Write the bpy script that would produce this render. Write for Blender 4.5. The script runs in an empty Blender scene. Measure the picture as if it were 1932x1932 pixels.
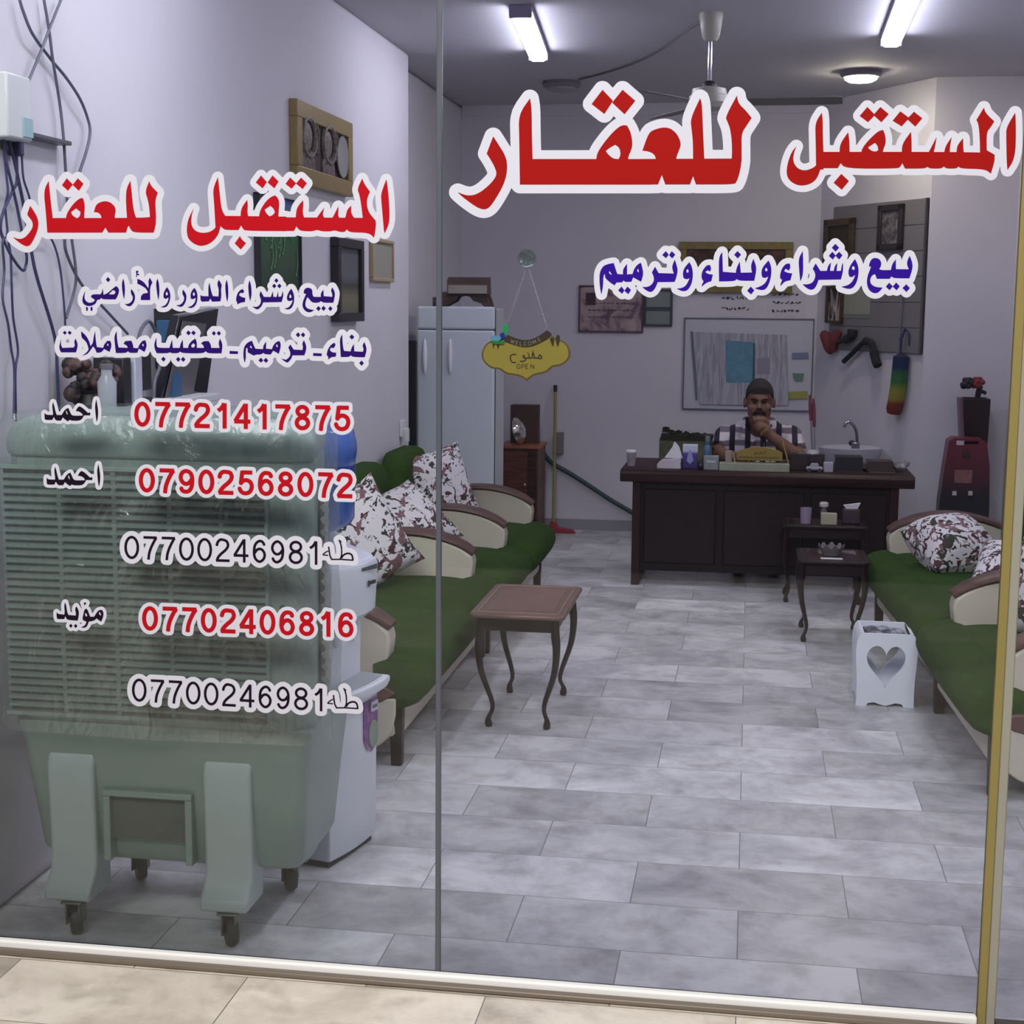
import bpy, bmesh, math, random
import numpy as np
from mathutils import Vector, Matrix, Euler
from mathutils.geometry import tessellate_polygon
S = bpy.context.scene
COL = S.collection
PI = math.pi
# ---------------------------------------------------------------- camera
F_PX, YAW, PITCH, ROLL, EYE = 2824.7, .15615, .13835, .008547, Vector((0, -3.62, 1.70))
fw = Vector((-math.sin(YAW)*math.cos(PITCH), math.cos(YAW)*math.cos(PITCH), -math.sin(PITCH)))
r0 = Vector((math.cos(YAW), math.sin(YAW), 0)); u0 = r0.cross(fw)
rt = r0*math.cos(ROLL)+u0*math.sin(ROLL); up = u0*math.cos(ROLL)-r0*math.sin(ROLL)
cam = bpy.data.cameras.new('camera'); camo = bpy.data.objects.new('camera', cam); COL.objects.link(camo)
cam.sensor_fit = 'HORIZONTAL'; cam.sensor_width = 36; cam.lens = 36*F_PX/1932
M3 = Matrix((rt, up, -fw)).transposed()
camo.matrix_world = Matrix.Translation(EYE) @ M3.to_4x4()
S.camera = camo
# ---------------------------------------------------------------- light and exposure
S.view_settings.view_transform = 'Standard'; S.view_settings.look = 'None'
S.view_settings.gamma = 1; S.view_settings.use_curve_mapping = False
S.view_settings.exposure = 0.0
W = bpy.data.worlds.new('night_street'); S.world = W; W.use_nodes = True
W.node_tree.nodes['Background'].inputs[0].default_value = (.55, .60, .75, 1)
W.node_tree.nodes['Background'].inputs[1].default_value = .10
def area_light(name, loc, size, power, color, rot):
    l = bpy.data.lights.new(name, 'AREA'); l.shape = 'RECTANGLE'; l.size, l.size_y = size
    l.energy = power; l.color = color
    o = bpy.data.objects.new(name, l); COL.objects.link(o); o.location = loc; o.rotation_euler = rot
area_light('assumed_street_lamp', (-.6, -4.6, 5.2), (4.0, 1.6), 440, (1, .97, .94), (math.radians(42), 0, 0))  # unseen outdoor lamp, assumed from the bright pavement and lettering
TUBE_ASSUMED, TUBE_BACK, BULKHEAD = 35.0, 31.0, 100.0     # brightness of the shop's lamps; the front tubes are assumed, out of view
# ---------------------------------------------------------------- pixel of the photo -> point on a known plane of the room
def ray(x, y): return fw + rt*((x-966)/F_PX) - up*((y-966)/F_PX)
def PZ(x, y, z=0.):
    d = ray(x, y); return EYE + d*((z-EYE.z)/d.z)
def PY(x, y, Y):
    d = ray(x, y); return EYE + d*((Y-EYE.y)/d.y)
def PX(x, y, X):
    d = ray(x, y); return EYE + d*((X-EYE.x)/d.x)
# ---------------------------------------------------------------- materials
def lin(c):
    return tuple((v/12.92 if v <= .04045 else ((v+.055)/1.055)**2.4) for v in (c[0]/255, c[1]/255, c[2]/255))
MATS = {}
def mat(name, rgb, rough=.5, metal=0., spec=.5, var=0., vscale=8., emit=0., bump=0., bscale=40., coat=0., sheen=0., alpha_t=0.):
    if name in MATS: return MATS[name]
    m = bpy.data.materials.new(name); m.use_nodes = True; nt = m.node_tree; b = nt.nodes['Principled BSDF']
    c = lin(rgb); b.inputs['Base Color'].default_value = (*c, 1)
    b.inputs['Roughness'].default_value = rough; b.inputs['Metallic'].default_value = metal
    b.inputs['Specular IOR Level'].default_value = spec
    if coat: b.inputs['Coat Weight'].default_value = coat; b.inputs['Coat Roughness'].default_value = .15
    if sheen: b.inputs['Sheen Weight'].default_value = sheen
    if alpha_t: b.inputs['Transmission Weight'].default_value = alpha_t
    if emit:
        b.inputs['Emission Color'].default_value = (*c, 1); b.inputs['Emission Strength'].default_value = emit
    tc = nt.nodes.new('ShaderNodeTexCoord')
    if var:
        n = nt.nodes.new('ShaderNodeTexNoise'); n.inputs['Scale'].default_value = vscale; n.inputs['Detail'].default_value = 5
        nt.links.new(tc.outputs['Object'], n.inputs['Vector'])
        r = nt.nodes.new('ShaderNodeValToRGB')
        r.color_ramp.elements[0].position = .3; r.color_ramp.elements[1].position = .7
        r.color_ramp.elements[0].color = (*[v*(1-var) for v in c], 1); r.color_ramp.elements[1].color = (*[min(1, v*(1+var)) for v in c], 1)
        nt.links.new(n.outputs['Fac'], r.inputs['Fac']); nt.links.new(r.outputs['Color'], b.inputs['Base Color'])
    if bump:
        n = nt.nodes.new('ShaderNodeTexNoise'); n.inputs['Scale'].default_value = bscale; n.inputs['Detail'].default_value = 3
        nt.links.new(tc.outputs['Object'], n.inputs['Vector'])
        bp = nt.nodes.new('ShaderNodeBump'); bp.inputs['Strength'].default_value = bump; bp.inputs['Distance'].default_value = .01
        nt.links.new(n.outputs['Fac'], bp.inputs['Height']); nt.links.new(bp.outputs['Normal'], b.inputs['Normal'])
    MATS[name] = m; return m
def nodes_of(name):
    m = bpy.data.materials.new(name); m.use_nodes = True; nt = m.node_tree; MATS[name] = m
    return m, nt, nt.nodes['Principled BSDF'], (lambda t: nt.nodes.new(t)), nt.links.new
def marble(name, tint, lo, hi, mortar):
    m, nt, b, N, L = nodes_of(name)
    tc = N('ShaderNodeTexCoord'); mp = N('ShaderNodeMapping'); mp.inputs['Location'].default_value = (-.32-.0, -.16, 0)
    L(tc.outputs['Object'], mp.inputs['Vector'])
    bk = N('ShaderNodeTexBrick'); bk.offset = .5; bk.inputs['Scale'].default_value = 1; bk.inputs['Brick Width'].default_value = .6135
    bk.inputs['Row Height'].default_value = .3225; bk.inputs['Mortar Size'].default_value = .0016; bk.inputs['Mortar Smooth'].default_value = .2
    bk.inputs['Color1'].default_value = (0, 0, 0, 1); bk.inputs['Color2'].default_value = (1, 1, 1, 1); bk.inputs['Mortar'].default_value = (.5, .5, .5, 1)
    L(mp.outputs['Vector'], bk.inputs['Vector'])
    # every tile gets its own piece of stone: shift the noise by the tile's random value
    sh = N('ShaderNodeVectorMath'); sh.operation = 'MULTIPLY_ADD'; L(bk.outputs['Color'], sh.inputs[0])
    sh.inputs[1].default_value = (7.3, 3.1, 5.7); L(tc.outputs['Object'], sh.inputs[2])
    n1 = N('ShaderNodeTexNoise'); n1.inputs['Scale'].default_value = 3.2; n1.inputs['Detail'].default_value = 7; n1.inputs['Roughness'].default_value = .68
    n1.inputs['Distortion'].default_value = .35; L(sh.outputs[0], n1.inputs['Vector'])
    r1 = N('ShaderNodeValToRGB'); e = r1.color_ramp.elements
    e[0].position = .26; e[0].color = (*lin(lo), 1); e[1].position = .60; e[1].color = (*lin(hi), 1)
    md = e.new(.45); md.color = (*lin([(a*1.2+c*1.8)/3 for a, c in zip(lo, hi)]), 1)
    L(n1.outputs['Fac'], r1.inputs['Fac'])
    n2 = N('ShaderNodeTexNoise'); n2.inputs['Scale'].default_value = 9; n2.inputs['Detail'].default_value = 4; L(sh.outputs[0], n2.inputs['Vector'])
    r2 = N('ShaderNodeValToRGB'); r2.color_ramp.elements[0].position = .52; r2.color_ramp.elements[0].color = (1, 1, 1, 1)
    r2.color_ramp.elements[1].position = .74; r2.color_ramp.elements[1].color = (.62, .60, .57, 1); L(n2.outputs['Fac'], r2.inputs['Fac'])
    mx = N('ShaderNodeMixRGB'); mx.blend_type = 'MULTIPLY'; mx.inputs['Fac'].default_value = .7
    L(r1.outputs['Color'], mx.inputs['Color1']); L(r2.outputs['Color'], mx.inputs['Color2'])
    tv = N('ShaderNodeMapRange'); tv.inputs['To Min'].default_value = .66; tv.inputs['To Max'].default_value = 1.0; L(bk.outputs['Color'], tv.inputs['Value'])
    m2 = N('ShaderNodeMixRGB'); m2.blend_type = 'MULTIPLY'; m2.inputs['Fac'].default_value = 1; L(mx.outputs['Color'], m2.inputs['Color1']); L(tv.outputs['Result'], m2.inputs['Color2'])
    m3 = N('ShaderNodeMixRGB'); L(bk.outputs['Fac'], m3.inputs['Fac']); L(m2.outputs['Color'], m3.inputs['Color1']); m3.inputs['Color2'].default_value = (*lin(mortar), 1)
    L(m3.outputs['Color'], b.inputs['Base Color']); b.inputs['Roughness'].default_value = .34
    return m
def pane_mat(name, tint, refl=.06):
    m, nt, b, N, L = nodes_of(name)
    t = N('ShaderNodeBsdfTransparent'); t.inputs['Color'].default_value = (*tint, 1)
    g = N('ShaderNodeBsdfGlossy'); g.inputs['Roughness'].default_value = .02
    fr = N('ShaderNodeFresnel'); fr.inputs['IOR'].default_value = 1.4
    mx = N('ShaderNodeMixShader'); L(fr.outputs[0], mx.inputs[0]); L(t.outputs[0], mx.inputs[1]); L(g.outputs[0], mx.inputs[2])
    L(mx.outputs[0], nt.nodes['Material Output'].inputs['Surface']); return m
def film_mat(name, bump=1.0, scale=14, body=(.8, .85, .85), haze=.10):
    m, nt, b, N, L = nodes_of(name)
    t = N('ShaderNodeBsdfTransparent'); t.inputs['Color'].default_value = (.95, .97, .97, 1)
    d = N('ShaderNodeBsdfDiffuse'); d.inputs['Color'].default_value = (*body, 1)
    g = N('ShaderNodeBsdfGlossy'); g.inputs['Roughness'].default_value = .12
    tc = N('ShaderNodeTexCoord'); mp = N('ShaderNodeMapping'); mp.inputs['Scale'].default_value = (1, 1, .45); L(tc.outputs['Object'], mp.inputs['Vector'])
    n = N('ShaderNodeTexNoise'); n.inputs['Scale'].default_value = scale; n.inputs['Detail'].default_value = 6; n.inputs['Distortion'].default_value = 1.5
    L(mp.outputs['Vector'], n.inputs['Vector'])
    bp = N('ShaderNodeBump'); bp.inputs['Strength'].default_value = bump; bp.inputs['Distance'].default_value = .02
    L(n.outputs['Fac'], bp.inputs['Height']); L(bp.outputs[0], g.inputs['Normal'])
    m1 = N('ShaderNodeMixShader'); m1.inputs[0].default_value = haze; L(t.outputs[0], m1.inputs[1]); L(d.outputs[0], m1.inputs[2])
    m2 = N('ShaderNodeMixShader'); m2.inputs[0].default_value = .12; L(m1.outputs[0], m2.inputs[1]); L(g.outputs[0], m2.inputs[2])
    L(m2.outputs[0], nt.nodes['Material Output'].inputs['Surface']); return m
def floral(name):
    m, nt, b, N, L = nodes_of(name)
    tc = N('ShaderNodeTexCoord')
    def layer(scale, lo, off):
        mp = N('ShaderNodeMapping'); mp.inputs['Location'].default_value = off; L(tc.outputs['Object'], mp.inputs['Vector'])
        n = N('ShaderNodeTexNoise'); n.inputs['Scale'].default_value = scale; n.inputs['Detail'].default_value = 3; n.inputs['Distortion'].default_value = 1.2
        L(mp.outputs[0], n.inputs['Vector'])
        r = N('ShaderNodeValToRGB'); r.color_ramp.interpolation = 'CONSTANT'
        r.color_ramp.elements[0].color = (0, 0, 0, 1); r.color_ramp.elements[1].color = (1, 1, 1, 1); r.color_ramp.elements[1].position = lo
        L(n.outputs['Fac'], r.inputs['Fac']); return r.outputs['Color']
    col = None; base = (*lin((214, 208, 214)), 1)
    for sc, lo, off, c in ((15, .575, (0, 0, 0), (80, 42, 50)), (19, .585, (3, 1, 2), (48, 52, 44)), (12, .60, (7, 5, 1), (120, 88, 94)), (28, .65, (1, 9, 4), (70, 74, 60))):
        x = N('ShaderNodeMixRGB'); L(layer(sc, lo, off), x.inputs['Fac'])
        if col is None: x.inputs['Color1'].default_value = base
        else: L(col, x.inputs['Color1'])
        x.inputs['Color2'].default_value = (*lin(c), 1); col = x.outputs['Color']
    L(col, b.inputs['Base Color']); b.inputs['Roughness'].default_value = .8; return m
def wood(name, rgb, rough=.35, scale=6., var=.35, coat=.0):
    m, nt, b, N, L = nodes_of(name); c = lin(rgb)
    tc = N('ShaderNodeTexCoord'); mp = N('ShaderNodeMapping'); mp.inputs['Scale'].default_value = (1, 1, 7); L(tc.outputs['Object'], mp.inputs['Vector'])
    n = N('ShaderNodeTexNoise'); n.inputs['Scale'].default_value = scale; n.inputs['Detail'].default_value = 6; n.inputs['Distortion'].default_value = .6; L(mp.outputs[0], n.inputs['Vector'])
    r = N('ShaderNodeValToRGB'); r.color_ramp.elements[0].position = .3; r.color_ramp.elements[1].position = .7
    r.color_ramp.elements[0].color = (*[v*(1-var) for v in c], 1); r.color_ramp.elements[1].color = (*[v*(1+var) for v in c], 1)
    L(n.outputs['Fac'], r.inputs['Fac']); L(r.outputs['Color'], b.inputs['Base Color']); b.inputs['Roughness'].default_value = rough
    if coat: b.inputs['Coat Weight'].default_value = coat
    b.inputs['Specular IOR Level'].default_value = .3
    return m
def mottled(name, stops, scale, rough=.6, dist=1., stretch=(1, 1, 1)):
    m, nt, b, N, L = nodes_of(name)
    tc = N('ShaderNodeTexCoord'); mp = N('ShaderNodeMapping'); mp.inputs['Scale'].default_value = stretch; L(tc.outputs['Object'], mp.inputs['Vector'])
    n = N('ShaderNodeTexNoise'); n.inputs['Scale'].default_value = scale; n.inputs['Detail'].default_value = 5; n.inputs['Distortion'].default_value = dist; L(mp.outputs[0], n.inputs['Vector'])
    r = N('ShaderNodeValToRGB'); e = r.color_ramp.elements
    while len(e) < len(stops): e.new(.5)
    for k, (p, c) in enumerate(stops): e[k].position = p; e[k].color = (*lin(c), 1)
    L(n.outputs['Fac'], r.inputs['Fac']); L(r.outputs['Color'], b.inputs['Base Color']); b.inputs['Roughness'].default_value = rough
    return m
def banded(name, axis, stops, lo, hi, rough=.6):      # bands of colour along one object axis (things dyed in bands)
    m, nt, b, N, L = nodes_of(name)
    tc = N('ShaderNodeTexCoord'); sp = N('ShaderNodeSeparateXYZ'); L(tc.outputs['Object'], sp.inputs[0])
    mr = N('ShaderNodeMapRange'); mr.inputs['From Min'].default_value = lo; mr.inputs['From Max'].default_value = hi; L(sp.outputs[axis], mr.inputs['Value'])
    r = N('ShaderNodeValToRGB'); e = r.color_ramp.elements
    while len(e) < len(stops): e.new(.5)
    for k, (p, c) in enumerate(stops): e[k].position = p; e[k].color = (*lin(c), 1)
    L(mr.outputs[0], r.inputs['Fac']); L(r.outputs['Color'], b.inputs['Base Color']); b.inputs['Roughness'].default_value = rough
    return m
def plaid(name):
    m, nt, b, N, L = nodes_of(name)
    tc = N('ShaderNodeTexCoord'); sp = N('ShaderNodeSeparateXYZ'); L(tc.outputs['Object'], sp.inputs[0])
    def stripe(axis, period, duty, off):
        a = N('ShaderNodeMath'); a.operation = 'MULTIPLY_ADD'; L(sp.outputs[axis], a.inputs[0]); a.inputs[1].default_value = 1/period; a.inputs[2].default_value = off+50
        f = N('ShaderNodeMath'); f.operation = 'FRACT'; L(a.outputs[0], f.inputs[0])
        l = N('ShaderNodeMath'); l.operation = 'LESS_THAN'; L(f.outputs[0], l.inputs[0]); l.inputs[1].default_value = duty; return l.outputs[0]
    m1 = N('ShaderNodeMixRGB'); m1.inputs['Color1'].default_value = (*lin((205, 195, 205)), 1); m1.inputs['Color2'].default_value = (*lin((118, 105, 122)), 1); L(stripe(2, .082, .42, .1), m1.inputs['Fac'])
    m2 = N('ShaderNodeMixRGB'); L(m1.outputs[0], m2.inputs['Color1']); m2.inputs['Color2'].default_value = (*lin((32, 28, 48)), 1); L(stripe(0, .098, .36, .18), m2.inputs['Fac'])
    L(m2.outputs[0], b.inputs['Base Color']); b.inputs['Roughness'].default_value = .85; return m
# ---------------------------------------------------------------- mesh building
class MB:
    def __init__(s): s.v = []; s.f = []; s.smooth = False
    def add(s, vs, fs):
        o = len(s.v); s.v += [tuple(v) for v in vs]; s.f += [tuple(i+o for i in f) for f in fs]; return s
    def box(s, x0, x1, y0, y1, z0, z1, M=None):
        vs = [Vector(p) for p in ((x0, y0, z0), (x1, y0, z0), (x1, y1, z0), (x0, y1, z0), (x0, y0, z1), (x1, y0, z1), (x1, y1, z1), (x0, y1, z1))]
        if M: vs = [M @ v for v in vs]
        return s.add(vs, [(0, 3, 2, 1), (4, 5, 6, 7), (0, 1, 5, 4), (1, 2, 6, 5), (2, 3, 7, 6), (3, 0, 4, 7)])
    def hexa(s, p): return s.add(p, [(0, 3, 2, 1), (4, 5, 6, 7), (0, 1, 5, 4), (1, 2, 6, 5), (2, 3, 7, 6), (3, 0, 4, 7)])
    def prism(s, poly, axis, a, b, M=None):
        n = len(poly); ar = sum(poly[i][0]*poly[(i+1) % n][1]-poly[(i+1) % n][0]*poly[i][1] for i in range(n))
        if ar < 0: poly = poly[::-1]
        def P(q, t): return {'x': (t, q[0], q[1]), 'y': (q[0], t, q[1]), 'z': (q[0], q[1], t)}[axis]
        vs = [Vector(P(q, a)) for q in poly]+[Vector(P(q, b)) for q in poly]
        if M: vs = [M @ v for v in vs]
        fs = [tuple(range(n))[::-1], tuple(range(n, 2*n))]+[(i, (i+1) % n, n+(i+1) % n, n+i) for i in range(n)]
        if axis == 'y': fs = [f[::-1] for f in fs]
        return s.add(vs, fs)
    def loft(s, rings, cap=True, closed=True):
        n = len(rings[0]); vs = [p for r in rings for p in r]; fs = []
        for k in range(len(rings)-1):
            for i in range(n if closed else n-1):
                j = (i+1) % n; fs.append((k*n+i, k*n+j, (k+1)*n+j, (k+1)*n+i))
        if cap: fs += [tuple(range(n))[::-1], tuple(range((len(rings)-1)*n, len(rings)*n))]
        return s.add(vs, fs)
    def lathe(s, prof, c=(0, 0, 0), n=24, M=None, cap=True):
        rings = []
        for r, z in prof:
            ring = [Vector((r*math.cos(2*PI*i/n), r*math.sin(2*PI*i/n), z)) for i in range(n)]
            rings.append([(M @ p if M else p)+Vector(c) for p in ring])
        return s.loft(rings, cap)
    def tube(s, pts, r, n=8, cap=True):
        pts = [Vector(p) for p in pts]; k = len(pts); R = r if hasattr(r, '__len__') else [r]*k
        rings = []; ref = None
        for i in range(k):
            t = (pts[min(i+1, k-1)]-pts[max(i-1, 0)]).normalized()
            if ref is None: ref = t.orthogonal().normalized()
            ref = (ref-t*ref.dot(t)).normalized(); b = t.cross(ref)
            rings.append([pts[i]+(ref*math.cos(2*PI*j/n)+b*math.sin(2*PI*j/n))*R[i] for j in range(n)])
        return s.loft(rings, cap)
    def ball(s, c, rad, n=14, m=10, M=None):
        c = Vector(c); R = Vector(rad) if hasattr(rad, '__len__') else Vector((rad,)*3)
        rings = []
        for k in range(m+1):
            th = PI*(k/m); th = min(max(th, .02), PI-.02)
            ring = [Vector((R.x*math.sin(th)*math.cos(2*PI*i/n), R.y*math.sin(th)*math.sin(2*PI*i/n), -R.z*math.cos(th))) for i in range(n)]
            rings.append([(M @ p if M else p)+c for p in ring])
        return s.loft(rings)
    def build(s, name, m, parent=None, bevel=0., seg=2, smooth=True, angle=38, loc=None, rot=None, mods=()):
        me = bpy.data.meshes.new(name); me.from_pydata(s.v, [], s.f); me.update()
        if smooth:
            me.polygons.foreach_set('use_smooth', [True]*len(me.polygons)); me.set_sharp_from_angle(angle=math.radians(angle))
        me.materials.append(m); o = bpy.data.objects.new(name, me); COL.objects.link(o)
        if parent: o.parent = parent
        if loc: o.location = loc
        if rot: o.rotation_euler = rot
        if bevel:
            md = o.modifiers.new('bevel', 'BEVEL'); md.width = bevel; md.segments = seg; md.limit_method = 'ANGLE'; md.angle_limit = math.radians(40)
        for t, kw in mods:
            md = o.modifiers.new(t.lower(), t)
            for k, v in kw.items(): setattr(md, k, v)
        return o
def curve(pts, n=6):                      # Catmull-Rom through the points
    P = [Vector(p) for p in pts]; P = [P[0]*2-P[1]]+P+[P[-1]*2-P[-2]]; out = []
    for i in range(1, len(P)-2):
        for k in range(n):
            t = k/n; a, b, c, d = P[i-1], P[i], P[i+1], P[i+2]
            out.append(.5*((2*b)+(c-a)*t+(2*a-5*b+4*c-d)*t*t+(3*b-a-3*c+d)*t*t*t))
    return out+[P[-2]]
def rrect(x0, x1, y0, y1, r, n=5):
    out = []
    for cx, cy, a0 in ((x1-r, y1-r, 0), (x0+r, y1-r, PI/2), (x0+r, y0+r, PI), (x1-r, y0+r, 1.5*PI)):
        out += [(cx+r*math.cos(a0+PI/2*k/n), cy+r*math.sin(a0+PI/2*k/n)) for k in range(n+1)]
    return out
def thing(name, label, cat, loc=(0, 0, 0), rotz=0., group=None):
    o = bpy.data.objects.new(name, None); COL.objects.link(o); o.location = loc; o.rotation_euler = (0, 0, rotz)
    o.empty_display_size = .05
    return tag(o, label, cat, group)
def tag(o, label, cat, group=None):
    o['label'] = label; o['category'] = cat
    if group: o['group'] = group
    return o
def struct(o): o['kind'] = 'structure'; return o
def dup(o, parent=None):
    c = o.copy(); COL.objects.link(c)
    if parent: c.parent = parent
    for ch in list(o.children): dup(ch, c)
    return c
def B(x0, x1, y0, y1, z0, z1): return MB().box(x0, x1, y0, y1, z0, z1)
# ================================================================ the room
GY = -.10                                   # plane of the shop glass
CEIL, XL, XLB, XR, YB, YSTEP = 3.15, -2.03, -2.17, 1.66, 7.6, 5.25
pa, pb = PY(1545, 500, YB), PY(1751, 500, 6.5); A, Bc = (pa.x, YB), (pb.x, 6.5)
wall_m = mat('painted_plaster', (210, 206, 216), .75, var=.03, vscale=1.3)
ceil_m = mat('ceiling_paint', (186, 184, 192), .8, var=.03, vscale=1.)
struct(B(-3.2, 3.0, GY-.02, YB+.2, -.06, 0).build('floor', marble('marble_tiles', None, (158, 158, 166), (240, 240, 242), (116, 114, 120)), smooth=False))
struct(B(-4.5, 4.5, -6, GY-.02, -.06, -.001).build('pavement', marble('pavement_tiles', None, (196, 183, 168), (246, 236, 222), (120, 112, 104)), smooth=False))
struct(B(-3.2, 3.0, GY-.1, YB+.2, CEIL, CEIL+.12).build('ceiling', ceil_m, smooth=False))
struct(MB().prism([(XL, GY-.06), (XL, YSTEP), (XLB, YSTEP+.02), (XLB, YB+.15), (XLB-.25, YB+.15), (XLB-.25, GY-.06)], 'z', 0, CEIL).build('wall_left', wall_m, bevel=.03, seg=3))
struct(B(XLB, A[0], YB, YB+.15, 0, CEIL).build('wall_back', wall_m, smooth=False))
struct(MB().prism([A, Bc, (Bc[0]+.1, Bc[1]+.06), (A[0]+.1, A[1]+.14)], 'z', 0, CEIL).build('wall_back_right', wall_m, smooth=False))
struct(B(Bc[0], XR+.2, 6.5, 6.62, 0, CEIL).build('wall_alcove', wall_m, smooth=False))
struct(B(XR, XR+.2, GY-.06, 6.5, 0, CEIL).build('wall_right', wall_m, smooth=False))
# glass front: fixed pane, sliding pane, pane behind the door post
xj = PY(828, 1000, GY).x; xd = PY(1884, 1300, GY).x
gl = pane_mat('shop_glass', (.965, .985, .98)); gr = pane_mat('door_glass', (.93, .945, .955))
struct(B(XL+.01, xj-.006, GY-.004, GY+.004, .02, CEIL-.01).build('window_1', gl, smooth=False))
struct(B(xj+.006, xd-.010, GY-.004, GY+.004, .02, CEIL-.01).build('window_2', gr, smooth=False))
struct(B(xd+.032, XR-.01, GY-.004, GY+.004, .02, CEIL-.01).build('window_3', gr, smooth=False))
seal = mat('clear_seal', (84, 88, 98), .3)
struct(B(xj-.0065, xj+.0065, GY-.006, GY+.006, .015, CEIL-.005).build('trim_1', seal, bevel=.002))
struct(B(xd-.010, xd+.010, GY-.012, GY+.010, .0, CEIL-.005).build('trim_2', mat('gold_anodised_aluminium', (146, 132, 76), .45, .2), bevel=.002))
struct(B(xd+.010, xd+.032, GY-.010, GY+.012, .0, CEIL-.005).build('trim_3', mat('frosted_edge_strip', (150, 148, 134), .45), bevel=.003))
alu = mat('brushed_aluminium', (252, 251, 248), .3, 0.)
rail = MB().box(XL+.01, xd-.012, GY-.030, GY-.006, 0, .030)
struct(rail.build('trim_4', alu, bevel=.006, seg=3))
struct(B(XL+.01, xd-.012, GY-.055, GY-.030, 0, .014).build('trim_5', mat('worn_bronze_sill', (128, 116, 104), .5, .3), bevel=.004))
struct(B(XL+.01, xd-.012, GY+.005, GY+.032, 0, .012).build('trim_6', mat('dark_gasket', (70, 66, 66), .6), smooth=False))
struct(B(xd+.034, XR-.01, GY-.02, GY+.01, 0, .012).build('trim_7', MATS['dark_gasket'], smooth=False))
struct(B(XLB+.005, A[0], YB-.02, YB, 3.07, CEIL).build('trim_8', wall_m, smooth=False))
struct(B(XLB+.005, A[0], YB-.012, YB, 0, .08).build('baseboard_back', mat('grey_skirting', (150, 148, 156), .5), smooth=False))
# ================================================================ lamps
def tube_lamp(name, a, b, label, strength, group='ceiling tube lamps'):
    a, b = Vector(a), Vector(b); d = b-a; L = d.length
    t = thing(name, label, 'ceiling light', ((a.x+b.x)/2, (a.y+b.y)/2, CEIL), math.atan2(-d.x, d.y), group)
    B(-.055, .055, -L/2, L/2, -.028, 0).build('housing', mat('lamp_housing', (150, 140, 170), .5), t)
    em = mat('tube_light_%g' % strength, (240, 238, 255), .4, emit=strength)
    MB().prism([(-.05, -.028), (.05, -.028), (.046, -.058), (.03, -.068), (-.03, -.068), (-.046, -.058)], 'y', -L/2+.012, L/2-.012).build('diffuser', em, t, bevel=.006)
    for s in (-1, 1): B(-.056, .056, s*L/2-.012, s*L/2+.012, -.062, 0).build('end_cap', MATS['lamp_housing'], t, bevel=.004)
    return t
tube_lamp('tube_lamp', (-1.163, 3.90, 0), (-1.259, 5.21, 0), 'white ceiling tube lamp seen whole, above the left title lettering of the sliding pane', TUBE_BACK)
tube_lamp('tube_lamp', (.673, 3.58, 0), (.699, 4.93, 0), 'white ceiling tube lamp at the top edge, right of the ceiling fan', TUBE_BACK)
tube_lamp('tube_lamp', (-1.25, .30, 0), (-1.25, 1.50, 0), 'assumed ceiling tube lamp, out of view, over the air cooler by the left wall', TUBE_ASSUMED)  # unseen tube, assumed from the brightness of the left wall
tube_lamp('tube_lamp', (.55, .30, 0), (.55, 1.50, 0), 'assumed ceiling tube lamp, out of view, over the front of the right sofa row', TUBE_ASSUMED*1.3)  # second assumed tube, unseen, made stronger to lift the floor near the glass
def bulkhead(loc, label, strength, rgb):
    t = thing('bulkhead_lamp', label, 'ceiling light', loc, 0, 'round ceiling lamps')
    MB().lathe([(.125, 0), (.13, -.02), (.118, -.035), (.10, -.04)]).build('rim', mat('lamp_rim', (120, 115, 122), .5), t)
    MB().lathe([(.10, -.030), (.098, -.05), (.075, -.064), (.03, -.07)]).build('lamp_shade', mat('round_shade_%g' % strength, rgb, .5, emit=strength), t)
bulkhead((.629, 6.20, CEIL), 'lit round ceiling lamp with a warm glow, right of the fan', BULKHEAD, (255, 243, 214))
bulkhead((-1.282, 6.47, CEIL), 'unlit round ceiling lamp near the left back corner', 0, (150, 148, 152))
# ceiling fan at rest
fan = thing('ceiling_fan', 'cream ceiling fan with chrome rod hanging in mid room', 'ceiling fan', (PZ(1342, 25, CEIL).x, PZ(1342, 25, CEIL).y, CEIL))
fm = mat('fan_cream', (172, 168, 158), .35); fb = mat('fan_blade_paint', (112, 108, 104), .5)
MB().lathe([(.058, 0), (.06, -.02), (.052, -.07), (.042, -.12), (.03, -.135)]).build('canopy', fm, fan)
rod = MB().lathe([(.011, -.13), (.011, -.36)], n=10).build('rod', mat('chrome', (210, 210, 215), .12, 1.), fan)
hb = MB().lathe([(.02, -.33), (.035, -.345), (.035, -.375), (.05, -.38)], n=16).build('hanger', mat('dark_metal', (52, 50, 56), .4, .5), fan)
MB().lathe([(.05, -.36), (.085, -.37), (.09, -.40), (.10, -.405), (.105, -.44), (.09, -.465), (.04, -.475)], n=28).build('motor', fm, fan)
for k in range(3):
    a = math.radians(-4+120*k)
    bl = MB(); rings = []
    for r, w in ((.12, .035), (.2, .05), (.35, .062), (.55, .07), (.64, .066), (.66, .05)):
        rings.append([Vector((r, -w, -.425)), Vector((r, w, -.445)), Vector((r, w, -.449)), Vector((r, -w, -.429))])
    bl.loft(rings); bl.v = [tuple(Matrix.Rotation(a, 3, 'Z') @ Vector(v)) for v in bl.v]
    bl.build('blade', fb, fan)
# cable from the fan across the ceiling
tag(MB().tube(curve([PZ(x, y, CEIL-.008) for x, y in ((1322, 42), (1290, 62), (1250, 92), (1200, 118), (1140, 138), (1092, 150))]), .006, 6).build('ceiling_cable', mat('dusty_cable', (96, 92, 92), .6)), 'thin dusty cable along the ceiling from fan towards the unlit round lamp', 'cable')
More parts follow.
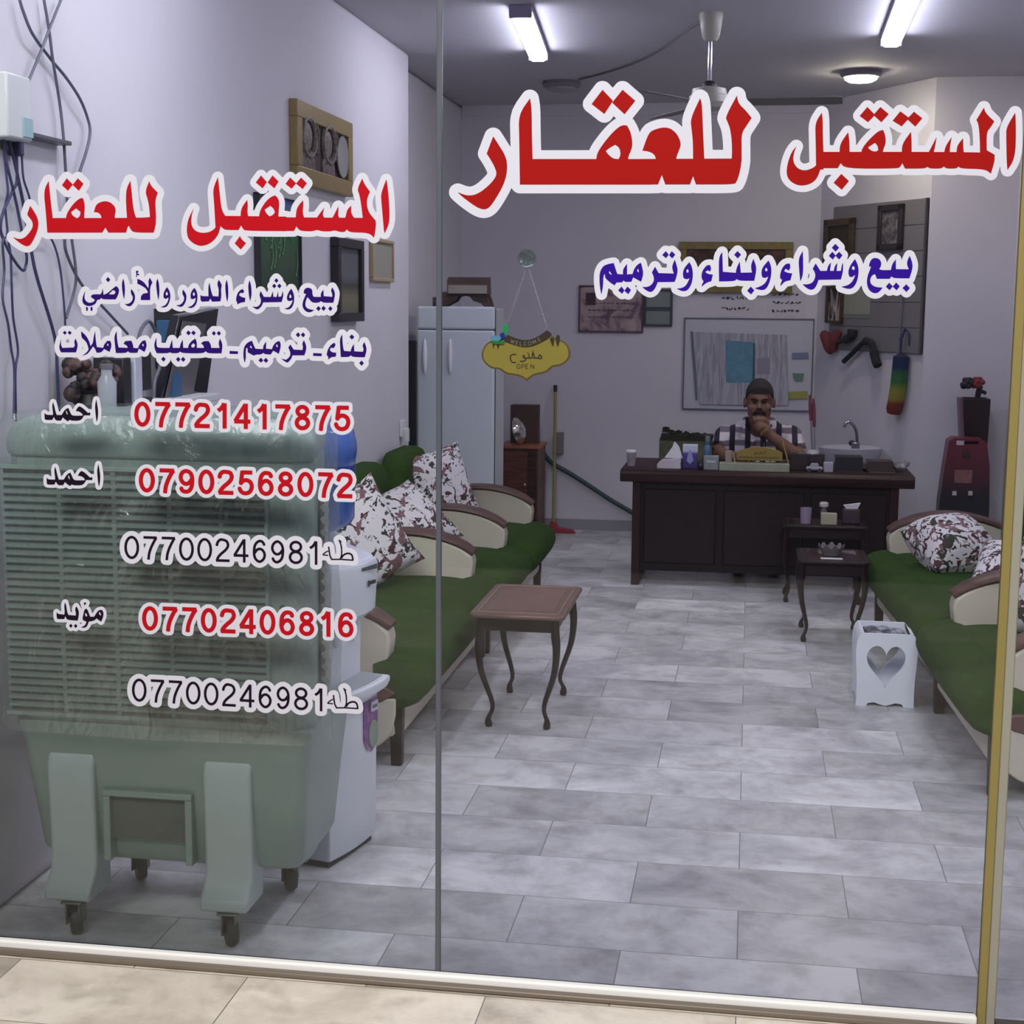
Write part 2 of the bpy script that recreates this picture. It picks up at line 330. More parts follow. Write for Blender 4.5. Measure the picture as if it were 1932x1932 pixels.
# ================================================================ left wall: cables, box, bracket, pictures
cable_m = mat('blue_black_cable', (58, 56, 96), .5); cable_g = mat('grey_cable', (88, 88, 106), .5)
cabs = [
 ([(37, 0), (45, 25), (62, 65), (97, 113), (125, 147), (150, 185), (165, 222), (170, 250), (163, 285), (150, 325), (132, 385), (122, 450), (130, 490), (157, 541), (193, 578), (241, 630)], .0046, 1, 'grey cable bowing right on the left wall, passing the bracket tip'),
 ([(83, 0), (93, 60), (100, 115), (112, 190), (119, 250), (124, 322), (128, 400), (136, 455), (143, 510), (141, 545), (125, 600)], .0045, 1, 'grey cable hanging straight across the bracket on the left wall'),
 ([(115, 0), (95, 50), (80, 90), (55, 150), (25, 220), (18, 245)], .0042, 1, 'grey cable slanting down left to the white junction box'),
 ([(8, 240), (25, 295), (37, 350), (45, 390), (60, 478), (71, 528), (103, 635), (108, 700), (112, 790)], .0050, 0, 'thick dark cable running down right from the junction box'),
 ([(5, 235), (9, 290), (18, 330), (30, 380), (42, 439), (50, 480), (49, 500), (42, 510), (21, 482), (4, 445), (1, 424), (8, 395), (25, 358), (32, 340), (31, 282)], .0042, 0, 'dark cable looping back up beside the junction box'),
 ([(41, 278), (42, 310), (45, 340), (56, 375), (62, 420), (80, 440), (98, 453), (113, 503), (122, 590), (123, 640)], .0032, 0, 'thin cable dropping from the hanging plug'),
 ([(4, 250), (12, 330), (15, 362), (10, 391), (14, 441), (5, 457), (8, 507), (5, 563), (15, 610), (21, 658), (27, 700), (26, 790)], .0034, 0, 'thin wavy cable hanging furthest left on the wall'),
 ([(13, 440), (20, 482), (22, 538), (25, 600), (34, 660), (29, 700), (30, 795)], .0034, 0, 'thin wavy cable right of the furthest left one'),
]
for pts, r, g, lab in cabs:
    tag(MB().tube(curve([PX(x, y, XL+.02+.004*(i % 3)) for i, (x, y) in enumerate(pts)], 5), r, 6).build('wall_cable', (cable_m, cable_g)[g]), lab, 'cable', 'cables on the left wall')
c = PX(22, 200, XL+.04)
jb = thing('junction_box', 'white junction box high on the left wall where the cables meet', 'box', (XL, c.y, c.z-.09))
B(.001, .07, -.08, .055, 0, .17).build('body', mat('ivory_plastic', (205, 208, 212), .4), jb, bevel=.006)
B(.069, .075, .0, .05, .01, .06).build('sticker', mat('pale_teal_sticker', (150, 182, 190), .5), jb)
p0, p1 = PX(12, 244, XL+.03), PX(126, 249, XL+.03)
br = thing('wall_bracket', 'thin grey metal bar bracket on the left wall under the junction box', 'bracket', (XL, p0.y, p0.z))
B(.001, .045, 0, p1.y-p0.y, -.006, .006).build('bar', mat('grey_steel', (96, 96, 104), .4, .5), br, bevel=.002)
B(.001, .02, .02, .05, -.05, -.006).build('hook', MATS['grey_steel'], br)
c = PX(35, 270, XL+.03)
tag(MB().box(XL+.002, XL+.04, c.y-.012, c.y+.016, c.z-.035, c.z+.035).build('power_plug', cable_m, bevel=.006), 'dark blue power plug on a socket under the bracket', 'plug')
def wall_frame(name, quad, depth, fw_, fmat, pmat, label, cat='picture', mount=None, thick=.025, X=XL):
    tl, br_ = PX(*quad[0], X+depth), PX(*quad[1], X+depth)
    y0, y1, z1, z0 = tl.y, br_.y, tl.z, br_.z
    t = thing(name, label, cat, (X, (y0+y1)/2, z0)); h = (y1-y0)/2; H = z1-z0
    f = MB()
    f.box(0, thick, -h, h, 0, fw_); f.box(0, thick, -h, h, H-fw_, H); f.box(0, thick, -h, -h+fw_, fw_, H-fw_); f.box(0, thick, h-fw_, h, fw_, H-fw_)
    f.build('frame', fmat, t, bevel=.004)
    B(.002, thick*.55, -h+fw_, h-fw_, fw_, H-fw_).build('picture_sheet', pmat, t, smooth=False)
    return t, h, H
gold = mat('dull_gold_frame', (150, 128, 84), .4, .2); dkfr = mat('dark_frame', (36, 30, 36), .4)
# ornate panel with the two ovals and a silver dish
t, h, H = wall_frame('framed_relief', ((557, 185), (663, 372)), .03, .075, gold, mat('maroon_velvet', (62, 44, 46), .8, var=.2, vscale=20), 'gold framed maroon relief with ovals and a silver dish, highest on the left wall', thick=.04)
rel = mottled('tarnished_relief', [(.35, (84, 70, 68)), (.65, (132, 118, 112))], 40)
for k, yy in enumerate((-.26, .06)):
    o = MB()
    pts = [Vector((.03, yy*h/.45+.10*math.cos(a), H*.60+.085*math.sin(a))) for a in [2*PI*i/24 for i in range(25)]]
    o.tube(pts, .014, 6); o.ball((.024, yy*h/.45, H*.60), (.01, .075, .065))
    for q in range(9): o.ball((.026, yy*h/.45-.09+.022*q, H*.26+.02*math.sin(q*2.3)), (.008, .012, .05))
    o.tube(curve([(.028, yy*h/.45+.13, H*.42), (.028, yy*h/.45+.15, H*.62), (.028, yy*h/.45+.12, H*.80)]), .012, 5)
    o.build('oval_relief', rel, t)
MB().lathe([(.085, 0), (.10, .006), (.10, .012), (.06, .016), (.02, .018)], c=(.026, h*.62, H*.50), M=Matrix.Rotation(PI/2, 3, 'Y')).build('dish', mat('silver', (205, 205, 205), .22, .7), t)
# landscape canvas, dark framed picture, beige framed pair
poster = banded('landscape_print', 2, [(0, (22, 56, 36)), (.25, (50, 76, 56)), (.45, (36, 92, 50)), (.66, (84, 128, 72)), (.72, (74, 98, 156)), (1, (80, 110, 184))], 0, .50)
t, h, H = wall_frame('landscape_canvas', ((486, 362), (567, 548)), .02, .006, mat('black_edge', (20, 24, 34), .5), poster, 'unframed green and blue landscape canvas with dark edge on the left wall', thick=.03)
gm = MB()
for k in range(16):
    random.seed(k); y = -h+.05+random.random()*(2*h-.1); z = .06+random.random()*.2
    gm.tube(curve([(.019, y, z), (.019, y+.03, z+.05), (.019, y+.02, z+.11)]), [.004, .006, .002]+[.003]*10, 5)
gm.build('painted_grass', mat('painted_grass', (84, 124, 88), .6), t)
t, h, H = wall_frame('dark_framed_picture', ((634, 447), (683, 606)), .03, .045, dkfr, banded('misty_print', 2, [(0, (98, 100, 96)), (.3, (120, 112, 88)), (.42, (64, 62, 60)), (.55, (96, 98, 104)), (1, (84, 88, 98))], 0, .42), 'black framed grey picture, middle of the left wall row', thick=.045)
wall_frame('beige_framed_board', ((703, 448), (743, 533)), .02, .02, mat('beige_frame', (170, 150, 118), .5), mat('grey_card', (152, 148, 138), .6), 'small beige framed board, last on the left wall towards the back')
# wall shelf with clutter behind the air cooler
zs = 1.372
sh = thing('wall_shelf', 'white shelf on the left wall hidden behind the air cooler top', 'shelf', (XL, 1.25, zs))
B(.001, .15, -.50, .30, -.025, 0).build('board', mat('white_melamine', (200, 200, 208), .4), sh, bevel=.003)
for y in (-.4, .2): B(.001, .12, y-.012, y+.012, -.14, -.025).build('bracket', MATS['grey_steel'], sh)
def on_shelf(px, x=.12): p = PX(px, 780, XL+x); return p.y
# dried bouquet
def shelf_pt(px, py, x=.1): q = PX(px, py, XL+x); return (q.x, q.y, q.z)
q = shelf_pt(172, 760, .085)
bq = thing('dried_bouquet', 'brown and pink dried bouquet on the wall shelf, left end', 'ornament', (q[0], q[1], zs))
random.seed(4); v = MB()
for k in range(26):
    v.ball((random.uniform(-.05, .06), random.uniform(-.075, .06), .03+random.uniform(0, .11)), (random.uniform(.014, .028),)*3, 8, 6)
v.build('flower_mass', mottled('dried_petals', [(.38, (34, 28, 32)), (.52, (78, 58, 58)), (.66, (128, 90, 88))], 30), bq)
MB().lathe([(.035, 0), (.045, .02), (.03, .05), (.035, .06)], n=14).build('pot', mat('dark_pot', (50, 46, 52), .5), bq)
q = shelf_pt(203, 770, .17)
jr = thing('glass_jar', 'clear glass jar in front of the black box on the wall shelf', 'jar', (q[0], q[1], zs))
MB().lathe([(.026, 0), (.028, .09), (.016, .11), (.016, .13)], n=16).build('body', mat('cloudy_glass', (176, 180, 190), .15, var=.1), jr)
MB().lathe([(.018, .128), (.018, .142)], n=12).build('lid', mat('jar_lid', (120, 116, 126), .4), jr)
q = shelf_pt(214, 770, .06)
tag(B(q[0]-.05, q[0]+.05, q[1]-.03, q[1]+.03, zs, zs+.15).build('black_box', mat('black_plastic', (24, 22, 32), .45), bevel=.004), 'upright black box on the wall shelf behind the glass jar', 'box')
q = shelf_pt(233, 770, .06)
tag(B(q[0]-.055, q[0]+.055, q[1]-.028, q[1]+.028, zs, zs+.165).build('white_carton', mat('white_carton', (190, 192, 210), .6), bevel=.003), 'tall white carton between the two black devices on the wall shelf', 'carton')
q = shelf_pt(264, 770, .06)
mo = thing('small_monitor', 'small black monitor on a stand on the wall shelf', 'monitor', (q[0], q[1], zs))
B(-.015, .015, -.07, .07, .035, .16).build('screen', MATS['black_plastic'], mo, bevel=.004)
MB().tube([(0, 0, .01), (0, 0, .06)], .012).build('neck', MATS['black_plastic'], mo)
B(-.05, .05, -.06, .06, 0, .012).build('foot', MATS['black_plastic'], mo)
tag(MB().tube(curve([shelf_pt(*p, .14) for p in ((258, 662), (265, 625), (280, 606), (292, 622), (305, 655), (302, 690), (292, 720), (290, 760))]), .006, 6).build('device_cable', cable_g), 'grey cable arching between monitor and screen above the wall shelf', 'cable')
q = shelf_pt(325, 770, .06)
tag(B(q[0]-.03, q[0]+.03, q[1]-.05, q[1]+.02, zs, PX(325, 604, XL+.06).z).build('blue_box', mat('teal_blue_box', (40, 84, 124), .5), bevel=.003), 'tall teal blue box on the wall shelf beside the black screen', 'box')
tl, trp, blp, brp = PX(340, 596, XL+.12), PX(413, 582, XL+.12), PX(300, 770, XL+.06), PX(388, 768, XL+.06)
sc = thing('flat_screen', 'large black flat screen leaning out from the left wall above the shelf end', 'screen', (XL, blp.y, zs))
L0 = Vector((XL, blp.y, zs)); off = Vector((-.035, 0, .004))
Q = [blp-L0, brp-L0, trp-L0, tl-L0]
MB().hexa([Q[0], Q[1], Q[1]+off, Q[0]+off, Q[3], Q[2], Q[2]+off, Q[3]+off]).build('screen_panel', mat('black_gloss', (26, 25, 34), .2), sc, bevel=.004)
w = (Q[1]-Q[0]); hgt = (Q[3]-Q[0]); nrm = Vector((.003, 0, 0))
MB().hexa([Q[0]+w*.05+hgt*.05+nrm*2, Q[0]+w*.62+hgt*.05+nrm*2, Q[0]+w*.62+hgt*.05+nrm, Q[0]+w*.05+hgt*.05+nrm, Q[3]+w*.05-hgt*.05+nrm*2, Q[3]+w*.55-hgt*.05+nrm*2, Q[3]+w*.55-hgt*.05+nrm, Q[3]+w*.05-hgt*.05+nrm]).build('grey_area', mat('screen_grey', (92, 90, 96), .5), sc)  # lighter grey area over the left part of the panel
B(.001, .06, .12, .3, .1, .3).build('wall_mount', MATS['dark_metal'], sc)
# socket at the end of the left wall
c = PX(762, 808, XL+.02)
so = thing('wall_socket', 'white wall socket at the end of the left wall', 'socket', (XL, c.y, c.z-.05))
B(.001, .022, -.04, .04, 0, .10).build('plate', mat('white_plastic', (215, 216, 222), .35), so, bevel=.004)
B(.022, .05, -.02, .02, -.03, .05).build('plug', MATS['white_plastic'], so, bevel=.004)
# ================================================================ back wall
def flat_frame(name, tlp, brp_, Y, label, cat, fmat, pmat, fw_=.03, thick=.025):
    a, b = PY(*tlp, Y-thick), PY(*brp_, Y-thick); w, H = (b.x-a.x)/2, a.z-b.z
    t = thing(name, label, cat, ((a.x+b.x)/2, Y, b.z)); f = MB()
    if fw_:
        f.box(-w, w, -thick, -.001, 0, fw_); f.box(-w, w, -thick, -.001, H-fw_, H); f.box(-w, -w+fw_, -thick, -.001, fw_, H-fw_); f.box(w-fw_, w, -thick, -.001, fw_, H-fw_)
        f.build('frame', fmat, t, bevel=.003)
    B(-w+fw_, w-fw_, -thick*.6, -.001, fw_, H-fw_).build('picture_sheet', pmat, t, smooth=False)
    return t, w, H
def scribble(t, name, rows, m, y=-.017, hgt=.02, seed=1, th=.0035):
    random.seed(seed)
    for x0, x1, z in rows:
        x = x0; mb = MB()
        while x < x1-.01:
            l = random.uniform(.012, .03); p = [(x+l*k/4, y, z+random.uniform(-.3, .5)*hgt) for k in range(5)]
            mb.tube(curve(p, 3), th, 4); x += l+random.uniform(.006, .016)
        mb.build(name, m, t)
ink = mat('dark_ink', (44, 42, 52), .6)
t, w, H = flat_frame('certificate', (1092, 538), (1213, 628), YB, 'purple and pink framed certificate on the back wall left of the board', 'certificate', mat('plum_edge', (84, 56, 78), .5), mottled('certificate_print', [(.36, (110, 78, 98)), (.5, (160, 138, 142)), (.64, (176, 160, 156))], 9), .012)
scribble(t, 'writing_line', [(-w*.7, w*.7, H*f) for f in (.32, .47, .62)], mat('plum_ink', (90, 62, 76), .6), hgt=.012, seed=2)
B(-w*.78, -w*.48, -.02, -.016, H*.58, H*.84).build('emblem', mat('dark_plum', (62, 40, 58), .6), t)
t, w, H = flat_frame('small_notice', (1216, 545), (1268, 616), YB, 'small grey green notice in a dark frame right of the certificate', 'notice', mat('slate_frame', (62, 66, 74), .5), mat('grey_green_card', (126, 134, 134), .6), .016)
B(-w+.016, w-.016, -.02, -.016, H*.42, H*.52).build('dark_band', MATS['slate_frame'], t)
t, w, H = flat_frame('gilt_picture', (1282, 456), (1494, 553), YB, 'wide gilt framed maroon picture high on the back wall behind the lettering', 'picture', mat('gilt_frame', (128, 112, 62), .4, .25, var=.2, vscale=25), mottled('maroon_print', [(.4, (54, 30, 28)), (.6, (92, 54, 44))], 18), .055, .04)
def paper(name, a, b, label, rows, seed):
    A_, B_ = PY(*a, YB-.003), PY(*b, YB-.003); t = thing(name, label, 'paper', ((A_.x+B_.x)/2, YB, B_.z)); w, H = (B_.x-A_.x)/2, A_.z-B_.z
    B(-w, w, -.003, -.001, 0, H).build('sheet', mat('white_paper', (206, 202, 214), .7), t, smooth=False)
    scribble(t, 'writing_line', [(-w*.7, w*.7, H*f) for f in rows], ink, y=-.0045, hgt=.024, seed=seed, th=.004)
paper('paper_notice', (1351, 545), (1422, 598), 'white handwritten paper notice above the board, left one', (.28, .66), 5)
paper('paper_notice', (1447, 545), (1520, 598), 'white handwritten paper notice above the board, right one', (.2, .5, .8), 8)
t, w, H = flat_frame('map_board', (1291, 599), (1531, 777), YB, 'large pale board with a taped plan sheet on the back wall above the desk', 'board', mat('board_edge', (110, 110, 124), .45), mat('white_board', (196, 196, 208), .35), .010, .02)
def bp(x, y): p = PY(x, y, YB-.022); return (p.x-t.location.x, p.z-t.location.z)
def sheet(name, pts, m, y0, y1): return MB().prism([bp(*p) for p in pts], 'y', y0, y1).build(name, m, t, smooth=False)
sheet('plan_sheet', [(1304, 626), (1484, 632), (1488, 765), (1322, 763)], mottled('plan_print', [(.4, (150, 148, 162)), (.6, (184, 182, 196))], 60, stretch=(1, 1, .08)), -.0235, -.021)
sheet('teal_patch', [(1369, 642), (1423, 646), (1421, 722), (1370, 722)], mat('teal_patch', (94, 142, 166), .6, var=.15, vscale=20), -.0250, -.0236)
sheet('dark_edge_strip', [(1421, 648), (1425, 648), (1424, 725), (1419, 725)], mat('dark_teal_strip', (58, 92, 102), .6), -.0256, -.0251)  # narrow darker strip along the teal patch's right edge
sheet('tape_strip', [(1303, 625), (1308, 626), (1316, 755), (1313, 755)], mat('grey_tape', (104, 108, 118), .5), -.0245, -.0236)
sheet('grey_plot', [(1428, 676), (1453, 675), (1453, 706), (1428, 706)], mat('grey_plot', (146, 140, 156), .6), -.0250, -.0236)
sheet('blue_note', [(1494, 666), (1525, 665), (1526, 676), (1494, 677)], mat('blue_note', (124, 128, 164), .6), -.0235, -.021)
sheet('green_note', [(1495, 704), (1517, 705), (1515, 718), (1500, 719)], mat('green_note', (104, 136, 122), .6), -.0235, -.021)
sheet('yellow_note', [(1487, 739), (1524, 738), (1524, 752), (1487, 753)], mat('yellow_note', (160, 158, 84), .6), -.0235, -.021)
# ================================================================ angled wall: clad panel and what hangs on it
ang = math.atan2(Bc[1]-A[1], Bc[0]-A[0]); dirv = Vector((math.cos(ang), math.sin(ang), 0)); nv = Vector((math.sin(ang), -math.cos(ang), 0)).normalized()
if nv.y > 0: nv = -nv
def PD(x, y, o=0.):                         # pixel -> point on the angled wall, o metres in front of it
    p0 = Vector((A[0], A[1], 0))+nv*o; d = ray(x, y); return EYE+d*((p0-EYE).dot(nv)/d.dot(nv))
def loc_on(p): v = p-Vector((A[0], A[1], 0)); return v.dot(dirv), p.z
RD = ang
def dthing(name, label, cat, px): p = PD(*px); return thing(name, label, cat, p, RD)
def dl(t, x, y, o=.0):                     # local x,z of a pixel for a thing on the angled wall (local -y looks into the room)
    p = PD(x, y, o); v = p-t.location; return v.dot(dirv), v.z
t = dthing('cladding_board', 'grey panelled cladding board on the angled wall right of the desk', 'board', (1660, 664))
cl = [dl(t, *p) for p in ((1566, 664), (1740, 664), (1757, 367), (1579, 396))]
x0, x1 = (cl[0][0]+cl[3][0])/2, (cl[1][0]+cl[2][0])/2; z0, z1 = 0, (cl[2][1]+cl[3][1])/2
pan = mat('grey_cladding', (122, 118, 122), .5, var=.08, vscale=5); n = 6
cl_ = MB()
for k in range(n): cl_.box(x0, x1, -.02, -.001, z0+(z1-z0)*k/n+.003, z0+(z1-z0)*(k+1)/n-.003)
cl_.box(x0, x1, -.014, -.001, z0, z1); cl_.build('panel', pan, t, bevel=.002)
B(x1-.012, x1, -.028, -.001, z0, z1).build('edge_strip', mat('board_dark_edge', (84, 82, 90), .5), t)
def dpic(name, label, a, b, fmat, pmat, fw_=.035):
    t = dthing(name, label, 'picture', ((a[0]+b[0])/2, b[1])); (xa, za), (xb, zb) = dl(t, *a, .04), dl(t, *b, .04); f = MB(); z0, z1 = zb, za
    f.box(xa, xb, -.05, -.021, z0, z0+fw_); f.box(xa, xb, -.05, -.021, z1-fw_, z1); f.box(xa, xa+fw_, -.05, -.021, z0, z1); f.box(xb-fw_, xb, -.05, -.021, z0, z1)
    f.build('frame', fmat, t, bevel=.004); B(xa+fw_, xb-fw_, -.035, -.0215, z0+fw_, z1-fw_).build('picture_sheet', pmat, t, smooth=False); return t
brn = wood('old_gilt_wood', (74, 60, 44), .4)
dpic('carved_frame', 'brown carved frame partly hidden by the blue lettering, upper left of cladding board', (1556, 415), (1607, 530), brn, mat('dark_print', (58, 48, 36), .6), .05)
dpic('portrait_photo', 'dark framed portrait photo of a figure in grey, upper middle of cladding board', (1658, 388), (1700, 470), mat('black_brown_frame', (50, 42, 46), .5), mottled('portrait_print', [(.42, (72, 66, 70)), (.6, (128, 122, 126))], 16), .04)
dpic('tall_dark_picture', 'narrow dark picture with white streaks under the carved frame', (1560, 540), (1587, 610), brn, mottled('streak_print', [(.45, (54, 40, 40)), (.62, (190, 180, 176))], 22, stretch=(1, 1, .25)), .018)
t = dthing('pale_certificate', 'pale greenish certificate pinned beside the narrow dark picture', 'certificate', (1622, 600))
xa, za = dl(t, 1598, 545); xb, zb = dl(t, 1646, 600)
B(xa, xb, -.024, -.021, zb, za).build('sheet', mat('pale_green_card', (150, 152, 138), .6), t)
B(xa, xb, -.026, -.0245, zb+.01, zb+.025).build('print_line', mat('grey_print', (112, 116, 108), .6), t)
t = dthing('grey_batten', 'thin grey batten hanging across the lower right of the cladding board', 'batten', (1692, 696))
(xa, za), (xb, zb) = dl(t, 1702, 560, .03), dl(t, 1693, 696, .03)
MB().hexa([(xb-.012, -.034, zb), (xb+.012, -.034, zb), (xb+.012, -.021, zb), (xb-.012, -.021, zb), (xa-.008, -.034, za), (xa+.010, -.034, za), (xa+.010, -.021, za), (xa-.008, -.021, za)]).build('batten_strip', mat('batten_grey', (116, 114, 122), .5), t)
# red cloth, dark gloves, rainbow duster hanging
t = dthing('red_cloth', 'red cloth bunched on a hook below the narrow dark picture', 'cloth', (1577, 660))
v = MB(); xa = dl(t, 1577, 640)[0]
P_ = lambda x, y, o: (dl(t, x, y)[0], -o, dl(t, x, y)[1])
v.tube(curve([P_(1562, 627, .035), P_(1570, 640, .05), P_(1576, 655, .05), P_(1580, 660, .04)]), [.02, .03, .035, .04]+[.04]*20, 8)
v.tube(curve([P_(1590, 624, .035), P_(1588, 636, .05), P_(1583, 650, .055), P_(1580, 661, .04)]), .034, 8)
v.build('cloth', mat('red_fabric', (112, 44, 48), .85, var=.2, vscale=20), t)
def glove(t, m, pts, r): return MB().tube(curve([P2(*p) for p in pts]), r, 10)
t = dthing('dark_glove', 'small dark bundle hanging beside the red cloth', 'glove', (1618, 645))
P2 = lambda x, y, o=.05: (dl(t, x, y)[0], -o, dl(t, x, y)[1])
MB().tube(curve([P2(1594, 645), P2(1606, 641), P2(1618, 632), P2(1620, 622)]), [.018]*6+[.03]*7+[.035]*6, 10).build('cloth', mat('black_knit', (40, 40, 48), .9), t)
t = dthing('black_scarf', 'black forked cloth draped over a hook low on the cladding board', 'scarf', (1642, 690))
P2 = lambda x, y, o=.05: (dl(t, x, y)[0], -o, dl(t, x, y)[1])
v = MB(); v.tube(curve([P2(1603, 682), P2(1618, 668), P2(1634, 652), P2(1645, 642)]), .018, 8)
v.tube(curve([P2(1645, 641), P2(1655, 648), P2(1660, 664), P2(1664, 680), P2(1668, 690)]), [.024]*12+[.03]*13, 8); v.ball(P2(1646, 644), (.035, .03, .028))
v.build('cloth', mat('black_cloth', (34, 34, 40), .9), t)
t = dthing('rainbow_duster', 'rainbow feather duster hanging upside down at the right of the cladding board', 'duster', (1705, 780))
P2 = lambda x, y, o=.06: (dl(t, x, y)[0], -o, dl(t, x, y)[1])
zt = P2(1716, 672)[2]; zbm = P2(1700, 780)[2]
v = MB(); pts = curve([P2(1715, 670), P2(1712, 700), P2(1708, 735), P2(1700, 778)], 8); v.tube(pts, [.02]+[.047]*(len(pts)-2)+[.04], 14)
v.build('duster_head', banded('rainbow_fibres', 2, [(0, (110, 36, 34)), (.18, (128, 50, 36)), (.26, (150, 130, 52)), (.42, (132, 140, 52)), (.55, (52, 108, 50)), (.72, (46, 92, 60)), (.8, (34, 44, 84)), (1, (32, 34, 72))], zbm, zt, .9), t, mods=[('DISPLACE', dict(strength=.012, texture=None))])
MB().tube([P2(1713, 674), P2(1714, 640), P2(1717, 620, .04)], .009, 8).build('handle', mat('navy_plastic', (44, 46, 92), .4), t)
MB().tube(curve([P2(1717, 622, .03), P2(1722, 630, .03), P2(1722, 652, .03)]), .006, 6).build('loop', MATS['navy_plastic'], t)
# ================================================================ sofas
green = mat('green_velvet', (46, 70, 26), .9, var=.16, vscale=7, spec=.15, bump=.15, bscale=120)
cream = mat('cream_leatherette', (198, 190, 174), .5, var=.04, vscale=5)
brown = wood('dark_walnut', (92, 66, 62), .38, var=.25)
dwood = wood('dark_mahogany', (30, 15, 17), .42, var=.3)
def arm_parts(t, y0, y1):
    yc = (y0+y1)/2; arc = [(.04, .545), (.14, .578), (.25, .600), (.36, .600), (.47, .580), (.56, .545), (.615, .508)]
    ac = [(p.x, p.y) for p in curve([(a, b, 0) for a, b in arc], 4)]
    poly = ac+[(.622, .475), (.615, .41), (.595, .35), (.57, .26), (.04, .26)]
    arm = MB().prism(poly, 'y', y0+.012, y1-.012).build('arm', cream, t, bevel=.012, seg=3)
    cap = MB(); top = [Vector((x, 0, z)) for x, z in ac]; rings = []
    for i, p in enumerate(top):
        tg = (top[min(i+1, len(top)-1)]-top[max(i-1, 0)]).normalized(); nn = Vector((-tg.z, 0, tg.x)); k = i/(len(top)-1)
        hw = (y1-y0)/2*(1.12-.35*max(0, k-.6)/.4)
        rings.append([p+nn*.002+Vector((0, yc-hw-p.y, 0)), p+nn*.002+Vector((0, yc+hw, 0)), p+nn*.022+Vector((0, yc+hw*.92, 0)), p+nn*.030+Vector((0, yc, 0)), p+nn*.022+Vector((0, yc-hw*.92, 0))])
    cap.loft(rings).build('arm_cap', brown, arm, bevel=.005)
    return arm
def sofa(name, label, loc, rotz, L, near_arm, far_arm, back=True, endp=0):
    t = thing(name, label, 'sofa', loc, rotz, 'green sofa units'); h = L/2
    ys0 = -h+(.135 if near_arm else .0); ys1 = h-(.135 if far_arm else .0)
    prof = [(.10, .25), (.10, .40), (.30, .415), (.50, .420), (.62, .415), (.70, .400), (.745, .365), (.765, .320), (.755, .275), (.725, .235), (.69, .22)]
    pc = [(p.x, p.y) for p in curve([(a, b, 0) for a, b in prof], 3)]
    def ring(y, sx, dz): return [Vector((.10+(a-.10)*sx, y, b+dz*(b-.25))) for a, b in pc]
    ye0 = ys0-(.0 if near_arm else -.004); st = MB()
    # the cushion front swells past the arms' front ends
    st.loft([ring(ys0+.002, .86, -.12), ring(ys0+.03, .88, -.02), ring(ys0+.12, .89, .02), ring((ys0+ys1)/2, .90, .035), ring(ys1-.12, .89, .02), ring(ys1-.03, .88, -.02), ring(ys1-.002, .86, -.12)])
    s = st.build('seat', green, t, smooth=True, angle=60)
    # the front roll of the seat runs the whole length, before the arms' ends
    fp = [(.56, .25), (.56, .395), (.62, .412), (.69, .402), (.745, .37), (.765, .32), (.755, .275), (.725, .235), (.69, .22)]
    fc = [(.56, .25)]+[(p.x, p.y) for p in curve([(a, b, 0) for a, b in fp[1:]], 4)]
    fr = lambda y, q, dz=0: [Vector((.56+(a-.56)*q, y, .235+(b-.235)*(1-.35*(1-q))+dz*(b > .3))) for a, b in fc]
    MB().loft([fr(-h+.004, .72), fr(-h+.02, .88), fr(-h+.06, .97), fr(-h+.16, 1.), fr(0, 1.015, .008), fr(h-.16, 1.), fr(h-.06, .97), fr(h-.02, .88), fr(h-.004, .72)]).build('seat_front', green, s, angle=70)
    if back:
        ol = rrect(ys0+.01, ys1-.01, .40, .875, .19, 8); bm_ = MB(); bx = lambda x, ins, ln: [Vector((x-.03*(z-.40), y*(1-ins)+(ys0+ys1)/2*ins, z-(z-.6)*ins)) for y, z in ol]
        bm_.loft([bx(-.11, .10, 0), bx(-.105, .03, 0), bx(-.09, 0, 0), bx(-.03, 0, 0), bx(.01, .05, 0), bx(.028, .16, 0), bx(.034, .4, 0)])
        bm_.build('backrest', green, t, angle=70)
    B(.06, .66, -h+.005, h-.005, .095, .262).build('base', cream, t, bevel=.03, seg=4)
    if near_arm: arm_parts(t, -h, -h+.13)
    if far_arm: arm_parts(t, h-.13, h)
    if endp:                                    # curved end panel with a wooden border, facing the glass
        yy = endp*h; e0, e1 = (yy-.022, yy-.004) if endp < 0 else (yy+.004, yy+.022)
        pn = [(.06, .05), (.42, .02), (.56, .04), (.64, .10), (.665, .20), (.665, .232), (.06, .232)]
        pp = [(.06, .09), (.40, .045), (.55, .065), (.625, .12), (.65, .20), (.65, .262), (.06, .262)]
        p = MB().prism([(q.x, q.y) for q in curve([(a, b, 0) for a, b in pp[:5]], 4)]+pp[5:], 'y', e0, e1).build('end_panel', cream, t, bevel=.006)
        MB().prism([(.30, .20), (.46, .215), (.60, .25), (.65, .285), (.60, .31), (.30, .31)], 'y', e0-.004 if endp < 0 else e0, e1 if endp < 0 else e1+.004).build('panel_trim', brown, p, bevel=.005)
    for sx, sy in ((.645, -h+.03), (.645, h-.03), (.10, -h+.03), (.10, h-.03)):
        MB().hexa([(sx-.02, sy-.02, 0), (sx+.02, sy-.02, 0), (sx+.02, sy+.02, 0), (sx-.02, sy+.02, 0), (sx-.028, sy-.025, .25), (sx+.026, sy-.025, .25), (sx+.026, sy+.025, .25), (sx-.028, sy+.025, .25)]).build('leg', dwood, t, bevel=.004)
    return t
sofa('sofa', 'long green sofa by the left wall, nearest the glass beside the water dispenser', (-1.895, 2.50, 0), 0, 1.80, True, True, endp=-1)
sofa('sofa', 'second green seat in the left row, right behind the long sofa', (-1.885, 3.86, 0), 0, .86, False, True)
sofa('sofa', 'third green seat in the left row, next to the fridge', (-1.875, 4.77, 0), 0, .90, False, True)
